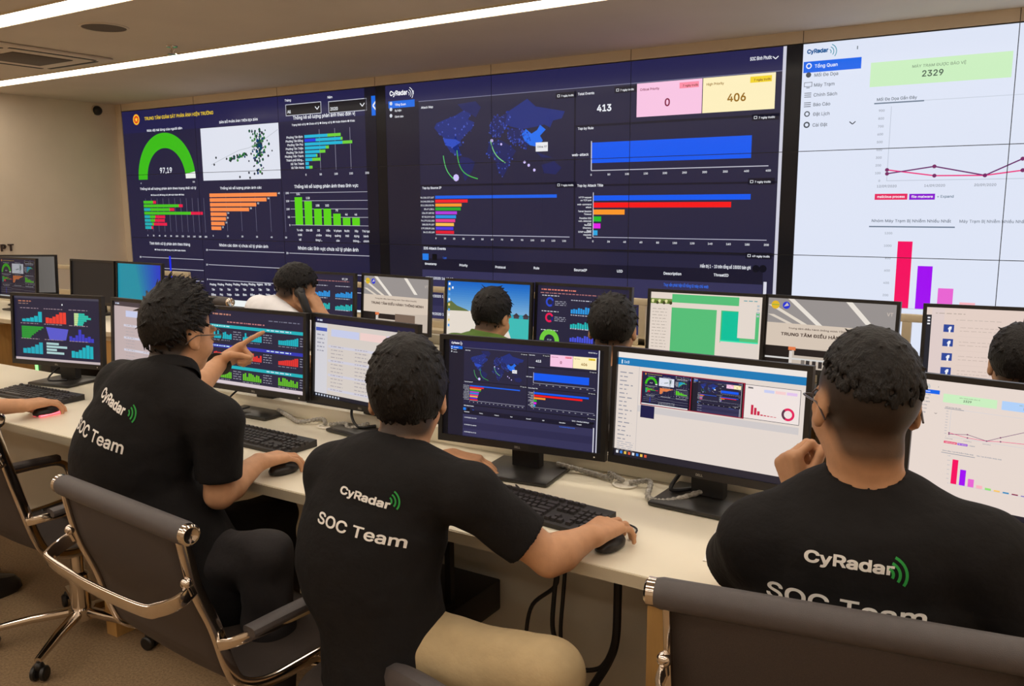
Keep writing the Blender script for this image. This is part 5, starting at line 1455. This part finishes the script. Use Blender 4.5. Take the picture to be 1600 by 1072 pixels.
def back_print(body, sm, org, items, name='back_print'):
    """items: (body text or 'arcs', centre of the line in the world, right, up, cap height, width)"""
    bvh = BVHTree.FromPolygons([tuple(p) for p in sm[0]], [tuple(map(int, q)) for q in sm[1]])
    for it in items:
        a = MB(); s, c, r, u, ch, wd = it; r = unit(r); u = unit(u); f = unit(np.cross(u, r))   # f points into the back
        bm = bmesh.new(); mi = 0
        if s == 'arcs':
            mi = 1; vs, fs = [], []
            for i in range(3):
                R = ch*(.45+.36*i); th = ch*.16
                for j in range(9):
                    q = [math.radians(-30+98*(j+t)/9) for t in (0, 1)]; o = len(vs)
                    vs += [(x*math.cos(t), x*math.sin(t)) for x, t in ((R-th, q[0]), (R, q[0]), (R, q[1]), (R-th, q[1]))]; fs.append((o, o+1, o+2, o+3))
            P2 = vs
        else:
            vs, fs, w = text_polys(s,   .032 if s[0] == 'C' else .018, 3); P2 = [((x-w/2)*wd/w, y*ch) for x, y in vs]
        bv = [bm.verts.new((x, y, 0)) for x, y in P2]
        for q in fs:
            try: bm.faces.new([bv[i] for i in q])
            except ValueError: pass
        bmesh.ops.triangulate(bm, faces=bm.faces[:])
        for _ in range(3):
            lg = [e for e in bm.edges if e.calc_length() > .010]
            if not lg: break
            bmesh.ops.subdivide_edges(bm, edges=lg, cuts=1, use_grid_fill=False); bmesh.ops.triangulate(bm, faces=[q for q in bm.faces if len(q.verts) > 3])
        out = []
        for v in bm.verts:
            o = V(c)+r*v.co.x+u*v.co.y-f*.25
            hit = bvh.ray_cast(Vector(o), Vector(f))
            p = V(hit[0])+V(hit[1])*.0022 if hit[0] is not None else V(c)+r*v.co.x+u*v.co.y
            out.append(p-org)
        bm.verts.index_update()
        a.add(out, [tuple(v.index for v in q.verts) for q in bm.faces]); bm.free()
        o = a.build('back_emblem' if s == 'arcs' else 'back_lettering', M_GREENP if mi else M_PRINT, body, smooth=False, fix=False)
        o['label'] = 'green radio wave arcs printed on the back' if mi else 'white lettering %s printed on the back' % ('of the team' if 'Team' in s else 'of the company name')
# ------------------------------------------------------------------ the people
def seated(hc, yaw=0.0, head=(0, 0, 0), lean=(0, 0), wr=None, **k):
    """joints of a person sitting upright at a desk, from the place of the head"""
    R = rot3(yaw, 0, 0); o = V(hc); q = lambda x, y, z: o+R @ V(x, y, z)
    J = dict(head=o, head_rot=head, neck=q(lean[0]*.3, -.055, -.155), mid=q(lean[0], -.09+lean[1], -.37), shR=q(.18, -.03, -.205), shL=q(-.18, -.03, -.205))
    pz = .56
    pe = q(lean[0]*1.3, -.06+lean[1], 0); pe[2] = pz; J['pelvis'] = pe
    p = lambda x, y, z: pe+R @ V(x, y, z)
    J.update(hipR=p(.09, .02, -.02), hipL=p(-.09, .02, -.02), knR=p(.12, .42, -.04), knL=p(-.12, .42, -.04), anR=p(.12, .44, -.47), anL=p(-.12, .44, -.47), pelvis_right=R[:, 0], foot=R[:, 1])
    J.update(elR=q(.24, .10, -.43), elL=q(-.24, .10, -.43))
    for s, n in ((1, 'wrR'), (-1, 'wrL')):
        w = q(.17*s, .33, 0); w[2] = .79; J[n] = w
    J.update(k); return J
DOWN = V(0, 0, -1)

# --- the middle man
J = dict(head=at_d(637, 626, 1.98), head_rot=(.60, .22, .0), neck=at_d(616, 716, 1.93), mid=at_d(580, 838, 1.93), pelvis=at_z(600, 1000, .56),
         shR=at_d(733, 772, 1.84), shL=at_d(522, 738, 2.00), elR=at_d(858, 872, 1.87), wrR=at_z(922, 838, .808),
         elL=V(-1.52, 1.66, .80), wrL=at_z(706, 714, .80), pelvis_right=V(.97, -.25, 0))
pe = J['pelvis']
J.update(hipR=pe+V(.10, .01, -.01), hipL=pe+V(-.09, .03, -.01), knR=at_d(858, 1052, 1.74), knL=pe+V(-.24, .36, -.05), foot=V(.3, 1, 0))
J['anR'] = V(J['knR'][0]+.02, J['knR'][1]+.05, .09); J['anL'] = V(J['knL'][0], J['knL'][1], .09)
hdM = unit(at_z(1003, 796, .80)-J['wrR'])
hands = {1: dict(d=hdM, n=DOWN, c=MOUSE, sc=1.06), -1: dict(d=unit(at_z(758, 726, .79)-J['wrL']), n=DOWN, c=RELAX)}
hair = dict(planes=[((.73, .68), -.055), ((0, 1), -.062)], top=.028, back=.016, side=.012, locks=620, len=.026, lift=.05, mess=.55, seed=4, edge=.008, crown=(.0, -.07, .11), extra=[])
hair['planes'] = [(-.73, .68, -.026), (0, 1, -.078)]
hair['stubble'] = dict(n=(-.73, .68), c=-.035, nape=-.102, grade=.03, amount=.95)
mm = person('man with thick black hair in black lettered polo and khaki trousers, right hand on mouse', J, M_SHIRT, M_KHAKI, hair, hands=hands, head_sc=1.04, sleeve=.72)
back_print(mm[0], mm[1], mm[4], [('CyRadar', at_d(557, 783, 1.80), V(.99, .0, -.12), V(.05, .30, 1), .0225, .122), ('arcs', at_d(593, 783, 1.78), V(.99, 0, -.12), V(.05, .30, 1), .022, 0),
                                 ('SOC Team', at_d(552, 838, 1.80), V(.99, .0, -.12), V(.05, .20, 1), .032, .205)])
mouse_at = lambda J, d: J['wrR']+unit(V(d[0], d[1], 0))*.088
p = mouse_at(J, hdM); mouse(p[0], p[1], math.atan2(-hdM[0], hdM[1]), 'black mouse under the right hand of the middle man')
cable('mouse_cable', [(p[0]+.03, p[1]+.06, DZ+.012), (p[0]+.0, p[1]+.14, DZ+.005), (p[0]-.12, p[1]+.16, DZ+.005), (p[0]-.30, p[1]+.17, DZ+.005), (p[0]-.42, p[1]+.26, DZ+.005)], .0025, 'thin black mouse cable behind the middle keyboard', group='thin black cables on the front desk')

# --- the man with glasses at the right
J = seated(at_d(1352, 640, 1.48), .08, (.52, .06, .03))
J.update(neck=at_d(1350, 778, 1.50), mid=at_d(1338, 955, 1.52), shL=at_d(1190, 842, 1.55), shR=at_d(1535, 866, 1.40), pelvis=V(-.24, 1.52, .56), elR=V(.09, 1.56, .80), wrR=V(.06, 1.86, .785))
J.update(elL=V(-.50, 1.66, .80), wrL=at_d(1252, 782, 1.66), knR=V(-.10, 1.93, .50), knL=V(-.36, 1.93, .50), anR=V(-.10, 1.90, .09), anL=V(-.36, 1.90, .09), hipR=V(-.15, 1.55, .54), hipL=V(-.33, 1.55, .54))
cu = CU; cr = CR
hands = {-1: dict(d=cu*.93-cr*.24+CF*.1, n=cr*.80+CF*.25+cu*.2, c=FIST, t=((.85, .45, .25), (.75, .1, .65), (.6, -.1, .8))), 1: dict(d=V(.1, 1, -.1), n=DOWN, c=MOUSE)}
hair = dict(planes=[(-.40, .92, .052)], top=.016, back=.006, side=.003, locks=700, len=.011, lift=.25, mess=.9, seed=9, hang=-.010, edge=.012, crown=(.0, -.05, .11), thick=.75)
hair['stubble'] = dict(n=(-.80, .60), c=-.022, nape=-.092, grade=.030, amount=.93, fade=2.0)
rm = person('man with glasses and cropped black hair in black lettered polo, fist at his chin', J, M_SHIRT, M_DARKP, hair, hands=hands, sleeve=.7, girth=1.13, tone=.92, head_sc=1.05)
back_print(rm[0], rm[1], rm[4], [('CyRadar', at_d(1322, 900, 1.35), V(.99, .12, 0), V(0, .12, 1), .0255, .138), ('arcs', at_d(1384, 906, 1.34), V(.99, .12, 0), V(0, .12, 1), .028, 0),
                                 ('SOC Team', at_d(1312, 978, 1.36), V(.99, .12, 0), V(0, .1, 1), .040, .250)])
def glasses(P, body, org):
    a = MB()
    for s in (-1, 1):
        ring = [P(s*(.032+.024*math.cos(t)), .106, .002+.019*math.sin(t)) for t in [2*math.pi*i/20 for i in range(21)]]
        a.tube([p-org for p in ring], .0016, 6); a.tube([p-org for p in (P(s*.056, .104, .008), P(s*.076, .085, .010), P(s*.0835, .02, .012), P(s*.083, -.012, .010), P(s*.078, -.040, -.012))], .0018, 6, smooth=4)
    a.tube([p-org for p in (P(-.010, .108, .006), P(0, .111, .009), P(.010, .108, .006))], .0016, 6)
    o = a.build('spectacles', M_FRAME, body); o['label'] = 'dark thin framed glasses'
glasses(rm[2], rm[0], rm[4])

# --- the pointing man at the left
J = dict(head=at_d(279, 524, 2.40), head_rot=(.05, .10, .08), neck=at_d(258, 592, 2.33), mid=at_d(208, 708, 2.38), pelvis=V(-2.00, 1.46, .56),
         shR=V(-1.855, 1.47, .975), shL=V(-2.21, 1.43, 1.045), elR=at_d(343, 772, 2.33), wrR=at_z(404, 722, .806),
         elL=V(-2.28, 1.70, .955), wrL=at_y(345, 566, 1.90), pelvis_right=V(1, 0, 0))
pe = J['pelvis']
J.update(hipR=pe+V(.10, .02, -.01), hipL=pe+V(-.09, .02, -.01), knR=at_d(415, 868, 2.27), knL=pe+V(-.12, .43, -.03), foot=V(.1, 1, 0))
J['anR'] = V(J['knR'][0], J['knR'][1], .09); J['anL'] = V(J['knL'][0], J['knL'][1], .09)
tip = at_y(436, 521, 2.04)
dv = unit(tip-J['wrL'])
hands = {1: dict(d=V(.12, .98, -.06), n=DOWN, c=MOUSE), -1: dict(d=dv, n=unit(V(.75, -.25, -.60)), c=POINT, t=((.80, .40, .42), (.80, .0, .60), (.75, -.3, .6)))}
hair = dict(planes=[(-.62, .78, .010)], top=.032, back=.012, side=.008, locks=560, len=.040, lift=.42, mess=.9, seed=5, crown=(.0, -.085, .085), comb=(0, .5, .1), thick=.8)
hair['stubble'] = dict(n=(-.80, .60), c=-.016, nape=-.088, grade=.022, amount=.97)
lm = person('man with glasses and spiky black hair in black lettered polo, pointing at a monitor', J, M_SHIRT, M_DARKP, hair, hands=hands, sleeve=.78)
q1, q2, q3, q4, q5 = [at_y(*p, 1.316) for p in ((155, 618), (195, 650), (134, 667), (205, 709), (197, 645))]
up_ = V(.12, .22, 1)
back_print(lm[0], lm[1], lm[4], [('CyRadar', (q1+q2)/2, q2-q1, up_, .034, np.linalg.norm(q2-q1)), ('arcs', q5, q2-q1, up_, .026, 0), ('SOC Team', (q3+q4)/2, q4-q3, up_, .043, np.linalg.norm(q4-q3))])
glasses(lm[2], lm[0], lm[4])
a = MB(); w = J['wrL']-lm[4]; fa = unit(J['wrL']-J['elL']); sx = unit(np.cross(fa, V(0, 0, 1))); sz = np.cross(sx, fa); c0 = w-fa*.012
ring = [c0+sx*.0345*math.cos(t)+sz*.0325*math.sin(t) for t in [2*math.pi*i/24 for i in range(25)]]
a.sweep(ring, rrect(.020, .0045, .3), up=tuple(fa)); wb = a.build('wristband', M_BLACK, lm[0]); wb['label'] = 'black fitness band on the left wrist'
p = mouse_at(J, V(.10, .98, 0)); mouse(p[0], p[1], -.1, 'black mouse under the right hand of the pointing man')
cable('mouse_cable', [(p[0]+.005, p[1]+.06, DZ+.012), (p[0]+.03, p[1]+.10, DZ+.005), (p[0]+.09, p[1]+.07, DZ+.005), (p[0]+.13, p[1]-.03, DZ+.005), (p[0]+.20, p[1]+.02, DZ+.005)], .0025, 'thin black mouse cable curling right of the pointing man', group='thin black cables on the front desk')

# --- the man of whom only the forearm is in view at the left edge
wr = at_z(32, 634, .806); hd = unit(at_z(108, 624, .79)-wr)
J = seated(V(wr[0]-.42, wr[1]-.45, 1.22), -.15, (-.1, .1, 0))
J.update(wrR=wr, elR=wr-hd*.20+V(-.10, -.12, .02))
hair = dict(planes=[(-.73, .68, -.020), (0, 1, -.066)], top=.02, back=.012, side=.010, locks=120, len=.03, seed=3)
hair['stubble'] = dict(n=(-.73, .68), c=-.03, nape=-.09, grade=.03)
fm = person('man mostly outside the left edge, bare forearm and hand on a red lit mouse', J, M_SHIRT, M_DARKP, hair, hands={1: dict(d=hd, n=DOWN, c=MOUSE, sc=1.12), -1: dict(d=V(.1, 1, -.1), n=DOWN)}, res=.005)
p = wr+hd*.098; mouse(p[0], p[1], math.atan2(-hd[0], hd[1]), 'black mouse with red glow under the hand at the left edge', True)

# --- second row
base_hair = lambda s, **k: dict(dict(planes=[(-.73, .68, -.016), (0, 1, -.062)], top=.024, back=.013, side=.010, locks=260, len=.030, lift=.12, seed=s, stubble=dict(n=(-.73, .68), c=-.03, nape=-.09, grade=.03)), **k)
J = seated(at_d(461, 456, 4.05), -.25, (-.45, .38, .22), lean=(-.05, -.02))
hc = J['head']; J['elR'] = hc+V(.27, .13, -.30); J['wrR'] = hc+V(.125, .045, -.105); RR = rot3(-.25, 0, 0); J['neck'] = hc+RR @ V(-.035, -.095, -.070); J['shL'] = hc+RR @ V(-.21, -.08, -.095); J['shR'] = hc+RR @ V(.15, -.06, -.175)
ws = person('man in white shirt holding a black telephone to his ear at the second desk', J, M_SHIRTW, M_DARKP, base_hair(11, edge=.008, planes=[(-.55, .83, .014), (0, 1, -.035)], top=.018, side=.006, back=.008, len=.022, stubble=dict(n=(-.80, .60), c=-.016, nape=-.075, grade=.04, amount=.92, fade=2.0)), hands={1: dict(d=unit(V(-.42, -.15, .75)), n=unit(V(-.8, -.1, -.35)), c=GRIP), -1: dict(d=V(.1, 1, -.1), n=DOWN)}, res=.0055, polo=False, sleeve=.62, tone=1.0)
ear = ws[2](.108, .028, -.022); ax = ws[3] @ unit(V(.25, .62, -.75))
t = empty('telephone_handset', ear); tag(t, 'black telephone handset held to the ear of the man in white', 'telephone')
a = MB(); pts = [-ax*.062, -ax*.04+ws[3][:, 0]*.014, ax*.03+ws[3][:, 0]*.016, ax*.062]
a.sweep(catmull([tuple(p) for p in pts], 5), rrect(.040, .024, .4)); a.build('grip', M_BLACK, t)
for s, nm in ((-1, 'earpiece'), (1, 'mouthpiece')):
    a = MB(); c = ax*.058*s-ws[3][:, 0]*.010; a.ball(tuple(c), .027, 14); a.build(nm, M_BLACK, t)

J = seated(at_d(768, 497, 3.95), -.05, (.02, .25, .05)); hc = J['head']; J['neck'] = hc+V(-.01, -.075, -.10); J['shR'] = hc+V(.165, -.04, -.16); J['shL'] = hc+V(-.185, -.04, -.15)
person('man in green uniform shirt before the beach picture, seen from behind', J, M_SHIRTG, M_DARKP, base_hair(12), hands={1: dict(d=V(-.1, 1, -.1), n=DOWN), -1: dict(d=V(.1, 1, -.1), n=DOWN)}, res=.0055, polo=True)
J = seated(at_d(957, 518, 3.05), -.05, (.28, .08, .0))
person('dark haired person seen from behind between the ring charts and the green spreadsheet', J, M_SHIRTD, M_DARKP, base_hair(13, top=.016, lift=.25, len=.024), hands={1: dict(d=V(-.1, 1, -.1), n=DOWN), -1: dict(d=V(.1, 1, -.1), n=DOWN)}, res=.005)
J = seated(at_d(1594, 574, 2.55), .0, (.12, .06, 0))
person('person with thinning hair cut off by the right edge before the blue icon list', J, M_SHIRTD, M_DARKP, base_hair(14, top=.012, lift=.15, len=.02), hands={1: dict(d=V(-.1, 1, -.1), n=DOWN), -1: dict(d=V(.1, 1, -.1), n=DOWN)}, res=.0055)

# ------------------------------------------------------------------ chairs
chair('office_chair', -1.735, 1.445, -.09, 'chrome framed mesh chair with grey top roll behind the pointing man', top=.868, width=.565)
chair('office_chair', -.268, 1.605, .15, 'chrome framed mesh chair behind the man with glasses', top=.927, width=.58)
p = at_z(15, 650, .93); chair('office_chair', p[0]-.275, p[1]+.32, -.05, 'empty chrome framed mesh chair cut off by the left edge', top=.925, width=.55)
chair('office_chair', fm[4][0], fm[4][1]+.02, -.15, 'chrome framed mesh chair of the man outside the left edge', top=.90, width=.55)
p = at_z(383, 482, 1.02); chair('office_chair', p[0]-.28, p[1]+.30, -.1, 'chrome framed mesh chair behind the man in white', top=1.06, width=.56)
for px, d, lb in ((768, 3.95, 'of the man in green'), (957, 3.05, 'of the dark haired person in the second row'), (1594, 2.55, 'of the person with thinning hair')):
    p = at_d(px, 500, d); chair('office_chair', p[0], p[1]-.05, 0, 'chrome framed mesh chair %s' % lb, top=.84, width=.55)

# low padded stool of the middle man
c = at_d(660, 1062, 1.70); pe = mm[4]
t = empty('swivel_stool', (pe[0], pe[1], 0), -.2); tag(t, 'low swivel stool with small grey back pad under the middle man', 'stool')
a = MB(); a.lathe([(0, .40), (.18, .40), (.205, .415), (.205, .445), (.18, .462), (0, .466)], seg=36); a.build('seat', M_MESH, t)
a = MB(); a.lathe([(.2, .402), (.209, .406), (.209, .418), (.2, .420)], seg=36); a.build('seat_rim', M_CHROME, t)
cl = Matrix.Rotation(.2, 4, 'Z') @ Vector((c[0]-pe[0], c[1]-pe[1], 0))
a = MB(); pts = [(cl.x+.15*u, cl.y+.04*u*u, c[2]-.055-.05*u*u) for u in (-1, -.5, 0, .5, 1)]
a.sweep(catmull(pts, 5), rrect(.05, .12, .45), scales=[.5]+[.85]*2+[1]*16+[.85, .5]); bp = a.build('back_pad', M_GREYPAD, t)
a = MB(); a.tube([(cl.x*.45, cl.y*.45, .41), (cl.x*.8, cl.y*.8, .42), (cl.x, cl.y+.01, c[2]-.06)], .011, smooth=5); a.build('back_post', M_CHROME, t)
a = MB(); a.lathe([(0, .10), (.03, .10), (.03, .24), (.02, .25), (.02, .40), (0, .40)], seg=20); a.build('gas_column', M_CHROME, t)
a = MB(); a.lathe([(0, .002), (.22, .002), (.225, .012), (.05, .05), (.035, .11), (0, .11)], seg=36); a.build('foot_disc', M_CHROME, t)
